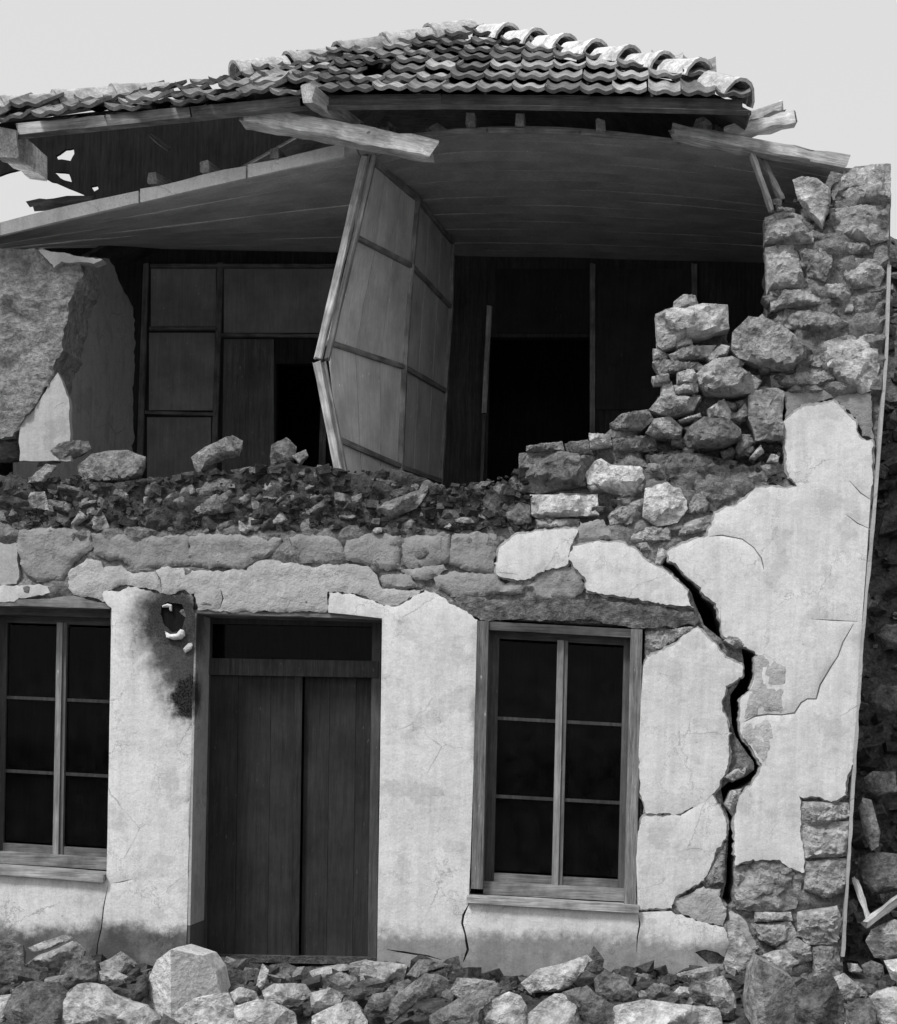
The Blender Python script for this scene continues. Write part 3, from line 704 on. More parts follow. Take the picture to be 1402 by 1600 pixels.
# ---- inside of the upper floor
lw = slab('cross_wall', [(20, 392), (165, 404), (178, 430), (200, 475), (206, 500), (203, 620), (205, 760), (20, 760)], 0, .05, plaster(.76), house, jit=2.5)
for v in lw.data.vertices:      # turn the sheet so that it runs back from the front wall
    w = v.co; k = (w.x - P(20, 600).x) / (P(206, 600).x - P(20, 600).x)
    d = .45 + 2.45 * max(0, min(1.15, k)); sc = (CAMD + d) / CAMD
    off = w.y
    w.x = w.x * sc + off * .6; w.z = EYE + (w.z - EYE) * sc; w.y = d
fix_normals(lw)

D1 = [(432, 568, 1), (506, 568, 1), (508, 800, 1), (430, 800, 1)]
D2 = [(766, 527, 1), (922, 527, 1), (922, 820, 1), (760, 820, 1)]
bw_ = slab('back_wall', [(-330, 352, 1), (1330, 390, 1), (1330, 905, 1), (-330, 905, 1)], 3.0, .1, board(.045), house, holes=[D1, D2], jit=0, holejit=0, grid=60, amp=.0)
props(bw_, 'dark boarded inner wall at the back of the upper rooms')
def bp(a, b, w=.05, h=.03, tone=.2, Y=2.97): return pbeam('batten', (a[0], a[1], Y), (b[0], b[1], Y), w, h, wood(tone), bw_, seg=4, jit=.002)
for a, b in (((229, 412), (216, 800)), ((345, 412), (332, 800)), ((234, 514), (340, 514)), ((228, 645), (334, 648)), ((236, 416), (525, 416)), ((345, 524), (525, 526)), ((926, 412), (926, 800)), ((1085, 412), (1085, 800))): bp(a, b)
pbeam('batten', (765, 480, 2.9), (757, 648, 2.9), .045, .05, wood(.30), bw_, seg=3, jit=.003); pbeam('batten', (757, 648, 2.9), (752, 790, 2.9), .03, .04, wood(.08), bw_, seg=3, jit=.003)
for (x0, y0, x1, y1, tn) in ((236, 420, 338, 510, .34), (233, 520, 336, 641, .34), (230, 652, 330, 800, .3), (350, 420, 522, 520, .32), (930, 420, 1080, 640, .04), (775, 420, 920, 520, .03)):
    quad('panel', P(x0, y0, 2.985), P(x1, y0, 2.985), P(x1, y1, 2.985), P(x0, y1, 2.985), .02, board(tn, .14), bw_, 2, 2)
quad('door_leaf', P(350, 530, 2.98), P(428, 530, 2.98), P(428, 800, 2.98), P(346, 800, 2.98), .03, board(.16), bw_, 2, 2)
pbeam('door_post', (508, 560, 2.9), (502, 800, 2.9), .05, .05, wood(.14), bw_, seg=3)

# partition between the two rooms, broken at the knee
part = empty('partition', P(536, 760, .3), house)
props(part, 'leaning boarded partition between the two upper rooms')
inv = Matrix.Translation(-part.location)
def under(o, par):
    o.location = o.location - par.location; return o
Fq = [(574, 247, .22), (556, 371, .24), (514, 536, .22), (531, 688, .25), (538, 790, .28)]
Mq = [(652, 312, 1.25), (642, 416, 1.25), (631, 574, 1.22), (625, 729, 1.22), (623, 800, 1.22)]
Bq = [(706, 380, 2.45), (703, 480, 2.45), (695, 611, 2.42), (688, 752, 2.42), (686, 810, 2.42)]
for A, B_ in ((Fq, Mq), (Mq, Bq)):
    for i in range(4):
        tn = .50 if A is Fq else .40
        pa, pb, pc, pd = P(*A[i]), P(*B_[i]), P(*B_[i + 1]), P(*A[i + 1])
        for k in range(3):      # three boards per panel
            u0, u1 = k / 3 + .006, (k + 1) / 3 - .006
            under(quad('panel_board', pa.lerp(pb, u0), pa.lerp(pb, u1), pd.lerp(pc, u1), pd.lerp(pc, u0), .022, board(tn, .13), part, 2, 4, .008), part)
        o = beam('batten', pa, pb, .05, .04, wood(.2), part, seg=4, jit=.002); under(o, part)
    for i in range(4):
        under(beam('stud', P(*B_[i]), P(*B_[i + 1]), .055, .07, wood(.26), part, seg=4, jit=.003), part)
for dx, w, tn, dd in ((-3, .05, .42, -.02), (11, .035, .30, .03)):
    o1 = pbeam('post', (574 + dx, 244, .16 + dd), (500 + dx, 562, .14 + dd), w, .06, wood(tn), part, seg=8, jit=.004); under(o1, part)
for dx, w, tn, dd in ((-1, .06, .40, -.02), (9, .035, .30, .03)):
    o1 = pbeam('post', (497 + dx, 566, .12 + dd), (531 + dx, 740, .16 + dd), w, .06, wood(tn), part, seg=6, jit=.004); under(o1, part)

# ceilings
def polyx(line, x):
    for (x0, y0), (x1, y1) in zip(line, line[1:]):
        if x0 <= x <= x1: return y0 + (y1 - y0) * (x - x0) / (x1 - x0)
    return line[0][1] if x < line[0][0] else line[-1][1]
def ceiling(front_line, x0, x1, back_y, nboards, tone, tag, etone, eh, Yf):
    c = empty('ceiling', P((x0 + x1) / 2, back_y, 3.0), house)
    props(c, tag)
    nu = 14
    pf = [P(x0 + (x1 - x0) * i / nu, polyx(front_line, x0 + (x1 - x0) * i / nu), Yf) for i in range(nu + 1)]
    pb = [Vector((p.x * 1.0, 3.0, P(900, back_y, 3.0).z + (p.x - P(900, 0, 3).x) * -.0)) for p in pf]
    for k in range(nboards):
        s0, s1 = k / nboards, (k + 1) / nboards - .0022
        V = []
        for s, dz in ((s0, 0), (s1, 0), (s1, .025), (s0, .025)):
            for a, b in zip(pf, pb):
                q = a.lerp(b, s); bow = -.012 * noise.noise(Vector((q.x, k * 1.7, 0)))
                V.append((q.x, q.y, q.z + dz + bow))
        n = nu + 1; Fc = []
        for i in range(nu):
            for r in range(4):
                q = (r + 1) % 4; Fc.append((r * n + i, r * n + i + 1, q * n + i + 1, q * n + i))
        Fc += [(0, n, 2 * n, 3 * n), tuple(r * n + nu for r in (3, 2, 1, 0))]
        o = mesh_obj('ceiling_board', V, Fc, tone, c, center=True, smooth=30); fix_normals(o); under(o, c)
    return c
CL = [(-440, 455), (-170, 402), (0, 357), (150, 322), (300, 287), (450, 253), (556, 231)]
CR = [(556, 238), (600, 222), (640, 212), (720, 205), (800, 203), (900, 206), (1000, 214), (1100, 226), (1206, 245), (1310, 268)]
c1 = ceiling(CL, -440, 556, 404, 9, board(.66, .12), 'sagging boarded ceiling of the room on the left', .45, 20, .02)
c2 = ceiling(CR, 560, 1300, 404, 15, board(.32, .14), 'bowed boarded ceiling of the room on the right', .35, 6, .02)
segs = [(-170, -2), (0, 216), (219, 384), (387, 538)]
for a, b in segs:
    n = 5; pts = [(a + (b - a) * i / n) for i in range(n + 1)]
    top = [(x, polyx(CL, x) - 10 + 1.5 * math.sin(x)) for x in pts]; bot = [(x, polyx(CL, x) + 10) for x in pts[::-1]]
    o = slab('edge_board', [(x, y, 1) for x, y in top] + [(x, y, 1) for x, y in bot], -.02 - .004 * (a % 3), .035, plaster(.76), c1, jit=0, grid=14, amp=.004, freq=6); under(o, c1)
for a, b in ((600, 760), (763, 905), (908, 1060), (1063, 1200)):
    n = 5; pts = [(a + (b - a) * i / n) for i in range(n + 1)]
    o = slab('edge_board', [(x, polyx(CR, x) - 4, 1) for x in pts] + [(x, polyx(CR, x) + 3, 1) for x in pts[::-1]], -.01, .03, wood(.30), c2, jit=0, grid=14, amp=.003); under(o, c2)
for par, L in ((c2, ((735, 185), (812, 185), (939, 194))), (c1, ((238, 278), (320, 260), (428, 239)))):
    for x, y in L:
        a = P(x, y, -.05); b = Vector((a.x + .05, 2.95, P(900, 404, 3.0).z + .11))
        o = beam('joist', a, b, .065, .075, wood(.30), par, seg=5, jit=.006); under(o, par)

# floors, hidden walls
quad('floor', (-5.6, .5, 3.28), (1.75, .5, 3.28), (1.75, 5, 3.28), (-5.6, 5, 3.28), .14, wood(.1), house, 4, 4, side=-1)
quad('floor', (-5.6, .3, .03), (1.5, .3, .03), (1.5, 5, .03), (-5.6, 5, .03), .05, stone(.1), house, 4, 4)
sw = [P(1310, 1560, .52), P(1388, 266, .52)]
quad('side_wall', sw[0], (sw[0].x, 5, sw[0].z), (sw[1].x, 5, sw[1].z), sw[1], .45, stone(.2), house, 10, 12, .02, side=-1)
quad('side_wall', (-5.9, .52, -.1), (-5.9, 5, -.1), (-5.9, 5, 5.2), (-5.9, .52, 4.6), .4, stone(.2), house, 8, 8, .02)
quad('rear_wall', (-5.9, 5.0, -.1), (1.9, 5.0, -.1), (1.9, 5.0, 5.9), (-5.9, 5.0, 5.9), .4, stone(.2), house, 8, 8, .02, side=-1)
quad('rear_room_ceiling', (-5.6, 3.1, 6.0), (1.5, 3.1, 6.0), (1.5, 5, 6.0), (-5.6, 5, 6.0), .04, board(.05), house, 2, 2)
quad('inner_wall', (-4.45, 3.1, 3.3), (-4.45, 5, 3.3), (-4.45, 5, 6.0), (-4.45, 3.1, 6.0), .06, board(.05), house, 2, 2)
quad('inner_wall', (1.45, 3.1, 3.3), (1.45, 5, 3.3), (1.45, 5, 6.0), (1.45, 3.1, 6.0), .06, board(.05), house, 2, 2)
quad('inner_wall', (-4.4, 4.9, 3.3), (1.45, 4.9, 3.3), (1.45, 4.9, 6.0), (-4.4, 4.9, 6.0), .06, board(.03), house, 2, 2)
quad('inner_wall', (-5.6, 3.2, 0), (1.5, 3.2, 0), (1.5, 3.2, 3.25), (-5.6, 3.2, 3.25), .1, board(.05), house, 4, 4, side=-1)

# ------------------------------------------------------------------ door
door = empty('door', P(440, 1540, .35), house); props(door, 'dark weathered double plank door with an open transom above')
DY = .36
def drect(name, x0, y0, x1, y1, Y, th, mat, dx=0):
    # edges follow the lean of the wall
    def L(x, y): return P(x - (y - 966) * .014, y, Y)
    return under(quad(name, L(x0, y0), L(x1, y0 + (x1 - x0) * .018), L(x1, y1 + (x1 - x0) * .018), L(x0, y1), th, mat, door, 3, 8), door)
for i, (a, b) in enumerate(((328, 374), (374.5, 425), (425.5, 472))): drect('plank', a, 1050, b, 1540, DY, .045, board(.032 if i != 1 else .029, .24), 0)
for i, (a, b) in enumerate(((478, 517), (517.5, 558), (558.5, 592))): drect('plank', a, 1050, b, 1540, DY + .03, .045, board(.03 if i != 1 else .034, .24), 0)
drect('cover_strip', 462, 1052, 474, 1530, DY - .02, .02, board(.03))
drect('transom_bar', 318, 1028, 592, 1054, DY - .03, .1, board(.05))
drect('head_board', 312, 962, 594, 974, DY - .01, .1, board(.05))
drect('jamb', 582, 962, 596, 1540, DY - .02, .08, board(.07))
drect('jamb', 316, 962, 330, 1540, DY - .02, .08, board(.06))
drect('transom_pane', 330, 972, 584, 1030, DY + .03, .006, glass())
drect('threshold', 300, 1536, 596, 1550, DY - .1, .3, stone(.1))
# left reveal, a pale lining board
rv = quad('reveal', P(303, 958, -.02), P(303, 958, -.02) + Vector((.004, .37, 0)), P(293, 1446, -.02) + Vector((.004, .37, 0)), P(293, 1446, -.02), .02, plaster(.40, ((300, 1085, .05, .25, .95), (304, 985, .05, .35, .9)), 0.0), door, 4, 10, side=-1); under(rv, door)
rv = quad('reveal', P(293, 1447, -.02), P(293, 1447, -.02) + Vector((.004, .37, 0)), P(290, 1550, -.02) + Vector((.004, .37, 0)), P(290, 1550, -.02), .02, plaster(.10), door, 4, 4, side=-1); under(rv, door)

# ------------------------------------------------------------------ windows
def window(q, tag, chip, rec=0.0):
    (x0, y0, _), (x1, y1, _), (x2, y2, _), (x3, y3, _) = q
    w = empty('window', P((x3 + x2) / 2, y2, .12), house); props(w, tag)
    Yw = .17
    def pt(u, v, Y): return P((x0 * (1 - u) + x1 * u) * (1 - v) + (x3 * (1 - u) + x2 * u) * v, (y0 * (1 - u) + y1 * u) * (1 - v) + (y3 * (1 - u) + y2 * u) * v, 0) + Vector((0, Y + (rec if Y > -.03 else 0), 0))
    def rc(name, u0, v0, u1, v1, Y, th, mat, nu=2, nv=5): return under(quad(name, pt(u0, v0, Y), pt(u1, v0, Y), pt(u1, v1, Y), pt(u0, v1, Y), th, mat, w, nu, nv, .002), w)
    fm, sm = board(.20), board(.26)
    rc('frame', 0, .0, .07, .95, -.022, .2, board(.115, .5)); rc('frame', .93, .0, 1.0, .985, -.024, .2, board(.17, .5)); rc('frame', .07, .0, .93, .03, -.005, .2, wood(.08))
    rc('frame', .07, .925, .93, .97, .05, .15, wood(.2))
    # casements
    rc('casement_frame', .07, .03, .13, .925, .1, .05, board(.06)); rc('casement_frame', .89, .03, .93, .925, .1, .05, board(.09))
    rc('casement_frame', .13, .03, .89, .055, .1, .05, wood(.06)); rc('casement_frame', .13, .895, .89, .925, .1, .05, wood(.14))
    rc('mullion', .485, .05, .525, .925, .075, .06, board(.2)); rc('mullion', .527, .05, .55, .925, .09, .06, board(.12))
    ug = [.13, .485, .55, .89]; vg = [.055, .34, .62, .895]
    for a, b in ((.13, .485), (.55, .89)):
        for v in (.34, .62): rc('glazing_bar', a, v - .006, b, v + .006, .105, .03, board(.05))
        for r in range(3): rc('pane', a + .001, vg[r] + .008, b - .001, vg[r + 1] - .008, .122, .004, glass(), 1, 1)
    # sill
    A = pt(-.02, .972, -.075); B = pt(1.02 if chip else .935, .975, -.075); bk = Vector((0, .26, 0)); dn = pt(0, 1.0, 0) - pt(0, .972, 0)
    under(quad('sill', A, B, B + bk, A + bk, .055, wood(.3), w, 10, 2, .004, side=-1), w)
    if chip:
        o = slab('broken_glass', [(930, 1381), (938, 1377), (960, 1376), (976, 1369), (979, 1383), (932, 1385)], .13, .01, plaster(.30), w, jit=1); under(o, w)
    return w
window(W2, 'six-pane casement window with peeling frame, right of the door', True)
window([(-38, 944, 1), (190, 951, 1), (182, 1377, 1), (-46, 1362, 1)], 'six-pane casement window at the left edge', False, .14)

slab('dark_hole_backing', [(246, 938), (294, 940), (294, 990), (248, 990)], .0, .04, board(.012), front, jit=1, grid=10, amp=.006, freq=9)  # near-black backing: soot plus the hole's shade put into its colour
# small white broken fitting in the sooty hole
fit = empty('wall_fitting', P(270, 990, -.05), house); props(fit, 'small white broken fitting in the sooty hole of the wall')
under(rock('broken_cup', [(258, 986), (266, 991), (276, 990), (282, 983), (288, 985), (290, 993), (284, 999), (272, 1000), (260, 996)], -.05, .03, plaster(.7), fit, planes=1), fit)
under(rock('hook', [(253, 946), (262, 943), (269, 945), (269, 955), (266, 955), (264, 949), (254, 949)], -.02, .012, plaster(.65), fit, planes=0), fit)
under(rock('plaster_chip', [(286, 1014), (294, 1005), (302, 1004), (300, 1014), (290, 1021)], -.04, .012, plaster(.45), fit, planes=1), fit)

# ------------------------------------------------------------------ roof
EAVE = [(-160, 224), (0, 200), (100, 190), (300, 170), (420, 157), (480, 152), (700, 150), (900, 153), (1175, 160)]
EY, RY = -.45, 2.0
ev = [P(x, y, EY) for x, y in EAVE]
apex = P(728, 52, RY)
def ez(x):
    for a, b in zip(ev, ev[1:]):
        if a.x <= x <= b.x: return a.z + (b.z - a.z) * (x - a.x) / (b.x - a.x)
    return ev[0].z if x < ev[0].x else ev[-1].z
HH = apex.z - ez(apex.x)
xL, xR = ev[0].x - .35, ev[-1].x
def thip(x): return (x - xL) / (apex.x - xL) if x < apex.x else (xR - x) / (xR - apex.x)
HIPT = [(-300, 214), (-160, 196), (0, 180), (100, 167), (200, 157), (290, 151), (343, 146), (364, 122), (450, 107), (600, 77), (728, 50), (900, 84), (1060, 115), (1175, 140)]
def hh(x):
    t = max(.14, thip(x)); Y = EY + (RY - EY) * t; z = ez(x) + HH * t
    for _ in range(4):
        px = CX + F * (x * cr + (z - EYE) * sr) / (Y + CAMD); py = polyx(HIPT, px)
        z = EYE + (sr * (px - CX) / F - cr * (py - CY) / F) * (Y + CAMD)
    return max(.25, (z - ez(x)) / t)
def rp(x, t): return Vector((x, EY + (RY - EY) * t, ez(x) + hh(x) * t))
roof = slab('roof', [(0, 0), (1, 0), (1, 1)], 0, .01, wood(.08), house, jit=0, grid=5)
# deck under the tiles, front and the far slopes
V, Fc = [], []
n = 24
for i in range(n + 1):
    x = xL + (xR - xL) * i / n
    for j in range(5):
        t = j / 4 * max(0, thip(x)); V.append(rp(x, t) + Vector((0, .02, -.05)))
for i in range(n):
    for j in range(4): Fc.append((i * 5 + j, (i + 1) * 5 + j, (i + 1) * 5 + j + 1, i * 5 + j + 1))
b = len(V); V += [apex + Vector((0, .02, -.05)), Vector((P(150, 0, 4.9).x, 4.9, ez(0) + .25)), Vector((xR, 4.9, ez(0) + .4)), rp(xR, 0) + Vector((0, .02, -.05))]
V += [Vector((xL + .1, 2.5, ez(xL) - .1)), Vector((xL + .1, 4.9, ez(xL) - .1))]
Fc += [(b, b + 2, b + 1), (b, b + 3, b + 2), (b, b + 1, b + 5, b + 4)]
me = bpy.data.meshes.new('roof'); me.from_pydata([tuple(v) for v in V], [], Fc); me.materials.append(wood(.08)); me.update()
roof.data = me
md = roof.modifiers.new('thickness', 'SOLIDIFY'); md.thickness = .03
props(roof, 'hipped roof of interlocking clay tiles sagging towards the left')
slope = math.atan2(HH, RY - EY); Ls = math.hypot(HH, RY - EY)
TW, TE = .232, .40
def tile_mesh(k):
    rg = random.Random(k); L = TE + .07; prof = []
    for i in range(13):
        u = i / 12; h = .009 * math.cos(u * 4 * math.pi) + .003
        if u < .08: h = .026
        if u > .93: h = .018
        prof.append((u * TW * 1.02 - TW / 2, h))
    V, Fc = [], []
    for y, dz in ((0, .05), (.03, .046), (L, 0)):
        for x, h in prof: V.append((x, y, h + dz + rg.uniform(-.0015, .0015)))
    m = len(prof)
    for y, dz in ((0, .026), (L, -.018)):
        for x, h in prof: V.append((x, y, h * .9 + dz))
    for r in range(2):
        for i in range(m - 1): Fc.append((r * m + i, r * m + i + 1, (r + 1) * m + i + 1, (r + 1) * m + i))
    for i in range(m - 1):
        Fc.append((i + 1, i, 3 * m + i, 3 * m + i + 1)); Fc.append((3 * m + i + 1, 3 * m + i, 4 * m + i, 4 * m + i + 1))
    Fc += [(0, m, 2 * m, 4 * m, 3 * m), (m - 1, 4 * m - 1, 5 * m - 1, 3 * m - 1, 2 * m - 1)]
    me = bpy.data.meshes.new('tile'); me.from_pydata(V, [], Fc); me.materials.append(tilemat((.12, .18, .26)[k % 3])); me.update()
    me.polygons.foreach_set('use_smooth', [True] * len(me.polygons)); me.set_sharp_from_angle(angle=R(40))
    return me
TM = [tile_mesh(k) for k in range(6)]
rg = random.Random(4)
rows = int(Ls / TE) + 1
for j in range(rows):
    t = j * TE / Ls
    nx0 = int((xR - xL) / TW) + 1
    for i in range(nx0):
        x = xR - .02 - (i + .5) * TW + .012 * (j % 3)
        if t > thip(x) + .02 or x < xL: continue
        p = rp(x, t); wob = 1.1 if x > P(500, 0).x else 4.2
        if rg.random() < (.15 if x < P(470, 0).x else .012) and j > 0: continue
        sx = (ez(x + .1) - ez(x - .1)) / .2
        o = bpy.data.objects.new('tile', rg.choice(TM)); C.objects.link(o); o.parent = roof
        X = Vector((1, 0, sx)).normalized(); slope = math.atan2(hh(x), RY - EY); Yv = Vector((0, math.cos(slope), math.sin(slope)))
        Z = X.cross(Yv).normalized(); Yv = Z.cross(X)
        M = Matrix(((X.x, Yv.x, Z.x, p.x), (X.y, Yv.y, Z.y, p.y), (X.z, Yv.z, Z.z, p.z), (0, 0, 0, 1)))
        o.matrix_world = M @ Matrix.Translation((rg.uniform(-.008, .008) * wob, rg.uniform(-.018, .018) * wob, .004 + rg.uniform(0, .012) * wob)) @ Matrix.Rotation(rg.uniform(-.03, .03) * wob, 4, 'Z') @ Matrix.Rotation(rg.uniform(-.025, .025) * wob, 4, 'X') @ Matrix.Rotation(rg.uniform(-.03, .03) * wob, 4, 'Y')
# hip (ridge) tiles
def hip_mesh(L, k):
    V, Fc = [], []
    sec = [(-.13, -.07), (-.125, -.03), (-.085, .035), (-.05, .062), (0, .072), (.05, .062), (.085, .035), (.125, -.03), (.13, -.07)]
    st = [(0, 1.0), (L * .84, .86), (L * .85, 1.06), (L, 1.06)]
    st = [(0, 1.12), (.045, 1.12), (.05, 1.0), (L, .82)]
    for d, s in st:
        for a, b_ in sec: V.append((d, a * s, b_ * s))
    m = len(sec)
    for d, s in st:
        for a, b_ in sec: V.append((d, a * s * .86, b_ * s * .86 - .012))
    q = len(st) * m
    for r in range(len(st) - 1):
        for i in range(m - 1):
            Fc.append((r * m + i, (r + 1) * m + i, (r + 1) * m + i + 1, r * m + i + 1)); Fc.append((q + r * m + i + 1, q + (r + 1) * m + i + 1, q + (r + 1) * m + i, q + r * m + i))
    for i in range(m - 1):
        Fc.append((i, i + 1, q + i + 1, q + i)); e = (len(st) - 1) * m; Fc.append((e + i + 1, e + i, q + e + i, q + e + i + 1))
    for r in range(len(st) - 1):
        Fc.append((r * m, q + r * m, q + (r + 1) * m, (r + 1) * m)); z = m - 1; Fc.append((r * m + z, (r + 1) * m + z, q + (r + 1) * m + z, q + r * m + z))
    me = bpy.data.meshes.new('ridge_tile'); me.from_pydata(V, [], Fc); me.materials.append(tilemat(k)); me.update()
    bm = bmesh.new(); bm.from_mesh(me); bmesh.ops.recalc_face_normals(bm, faces=bm.faces); bm.to_mesh(me); bm.free()
    me.polygons.foreach_set('use_smooth', [True] * len(me.polygons)); me.set_sharp_from_angle(angle=R(35))
    return me
HMl, HMr = hip_mesh(.44, .34), hip_mesh(.37, .56)
def hips(pts, me, rise, tilt):
    for a, b in pts:
        X = (b - a).normalized(); Yv = Vector((0, 0, 1)).cross(X).normalized(); Z = X.cross(Yv)
        M = Matrix(((X.x, Yv.x, Z.x, a.x), (X.y, Yv.y, Z.y, a.y), (X.z, Yv.z, Z.z, a.z + rise), (0, 0, 0, 1)))
        o = bpy.data.objects.new('ridge_tile', me); C.objects.link(o); o.parent = roof
        o.matrix_world = M @ Matrix.Rotation(rg.uniform(-.04, .04), 4, 'Z') @ Matrix.Rotation(tilt + rg.uniform(-.02, .02), 4, 'Y') @ Matrix.Rotation(rg.uniform(-.06, .06), 4, 'X')
def hip_pt(x): return rp(x, max(0, thip(x)))
def hx(px): # x of the hip seen at photo column px
    lo, hi = (xL, apex.x) if px < 728 else (apex.x, xR)
    for _ in range(40):
        m = (lo + hi) / 2; p = hip_pt(m); c = CX + F * (p.x * cr + (p.z - EYE) * sr) / (p.y + CAMD)
        if c < px: lo = m
        else: hi = m
    return (lo + hi) / 2
lc = [-78, 2, 85, 175, 262]
hips([(hip_pt(hx(a)), hip_pt(hx(b))) for a, b in zip(lc, lc[1:])], HMl, .05, .02)
lc = [365, 448, 526, 598, 668, 722]
hips([(hip_pt(hx(a)), hip_pt(hx(b))) for a, b in zip(lc, lc[1:])], HMl, .05, .02)
rc_ = [1160, 1098, 1042, 988, 936, 888, 842, 798, 758]
hips([(hip_pt(hx(a)), hip_pt(hx(b))) for a, b in zip(rc_, rc_[1:])], HMr, .06, .10)
# fascia boards and rafter feet along the eave
for a, b, tn in ((-150, -3, .2), (28, 165, .34), (167, 300, .2), (302, 470, .16), (480, 690, .07), (692, 920, .07), (922, 1160, .07)):
    p = P(a, polyx(EAVE, a) + 7, EY + .06); q = P(b, polyx(EAVE, b) + 7, EY + .06)
    beam('fascia_board', p, q, .03, .085, wood(tn), roof, seg=6, jit=.004)
for x in (-60, 60, 190, 330, 560, 690, 830, 960, 1090):
    a = P(x, polyx(EAVE, x) + 8, EY + .1); b = rp(a.x, max(.05, thip(a.x) * .95)) + Vector((0, 0, -.14))
    beam('rafter', a, b, .07, .09, wood(.12), roof, seg=5, jit=.005)
# added near-black sheet painting the roof space's darkness, with gaps to the sky
gb = slab('attic_dark_backing', [(-60, 214), (365, 150), (720, 84), (1090, 142), (1160, 172), (1160, 240), (1330, 290), (1330, 420), (128, 420), (128, 326), (132, 304), (35, 263), (-60, 290)], 3.6, .04, board(.012), house,
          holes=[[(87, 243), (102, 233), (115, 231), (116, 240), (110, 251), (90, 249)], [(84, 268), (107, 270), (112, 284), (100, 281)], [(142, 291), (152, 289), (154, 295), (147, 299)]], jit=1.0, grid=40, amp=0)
log = pbeam('purlin', (8, 222, -.55), (60, 262, 2.4), .16, .19, wood(.36), roof, seg=6, jit=.012)
pbeam('strut', (232, 208, .4), (262, 232, .4), .03, .03, wood(.2), roof, seg=3)
pbeam('wall_plate', (45, 322, .15), (150, 312, .15), .07, .05, wood(.1), roof, seg=5, jit=.01)

# ------------------------------------------------------------------ loose timbers
def timber(name, p, q, w, h, tone, label, **k):
    return props(pbeam(name, p, q, w, h, wood(tone), None, **k), label, 'beam', 'broken roof timbers')
timber('broken_beam', (378, 180, -.32), (678, 237, -.2), .13, .125, .60, 'long pale squared beam hanging across the middle of the eave', seg=16, jit=.010)
timber('broken_beam', (482, 146, -.56), (556, 204, -.02), .09, .12, .36, 'short stub of timber poking down under the eave above the long pale beam', seg=6, jit=.012)
timber('broken_beam', (1046, 206, -.12), (1318, 256, .02), .12, .085, .40, 'long timber lying over the right end of the ceiling', seg=10, jit=.01)
timber('broken_plank', (1128, 212, -.05), (1240, 186, -.02), .1, .09, .50, 'pale plank jutting right beyond the roof corner', seg=6, jit=.01)
timber('broken_plank', (1120, 204, .2), (1222, 166, .25), .1, .07, .44, 'upper of two pale planks jutting right beyond the roof corner', seg=6, jit=.01)
timber('hanging_lath', (1174, 238, -.03), (1206, 330, .0), .05, .03, .42, 'pale lath hanging down beside the right wall stump', seg=5, jit=.005)
timber('hanging_lath', (1192, 250, .08), (1222, 312, .1), .05, .04, .30, 'dark short lath behind the pale hanging lath', seg=5, jit=.008)

# ------------------------------------------------------------------ loose stones
def loose(tone, Y, t, label, poly, name='loose_stone', group='loose stones on top of the broken front wall', planes=7):
    return props(rock(name, poly, Y, t, stone(tone), None, planes=planes, nb=40, nl=10, rough=.05), label, 'stone', group)
loose(.50, -.02, .09, 'pale pear-shaped stone hanging in the top of the right wall stump', [(1238, 281), (1253, 275), (1272, 278), (1298, 294), (1298, 317), (1285, 359), (1266, 339), (1247, 313)], planes=2)
loose(.50, .02, .06, 'small white stone on the ceiling edge beside the long right timber', [(1080, 205), (1088, 186), (1100, 182), (1112, 192), (1114, 206)])
loose(.30, .0, .05, 'round dark stone lying on the ceiling edge above the pale beam', [(586, 202), (594, 192), (608, 190), (618, 198), (618, 207), (590, 208)])
loose(.45, -.28, .05, 'white pebble lying on the middle of the long pale beam', [(564, 211), (566, 202), (576, 200), (584, 206), (584, 214), (570, 216)])
loose(.34, .0, .03, 'flat chip of rubble at the start of the bowed ceiling edge', [(655, 206), (672, 197), (684, 192), (700, 203), (690, 207)])
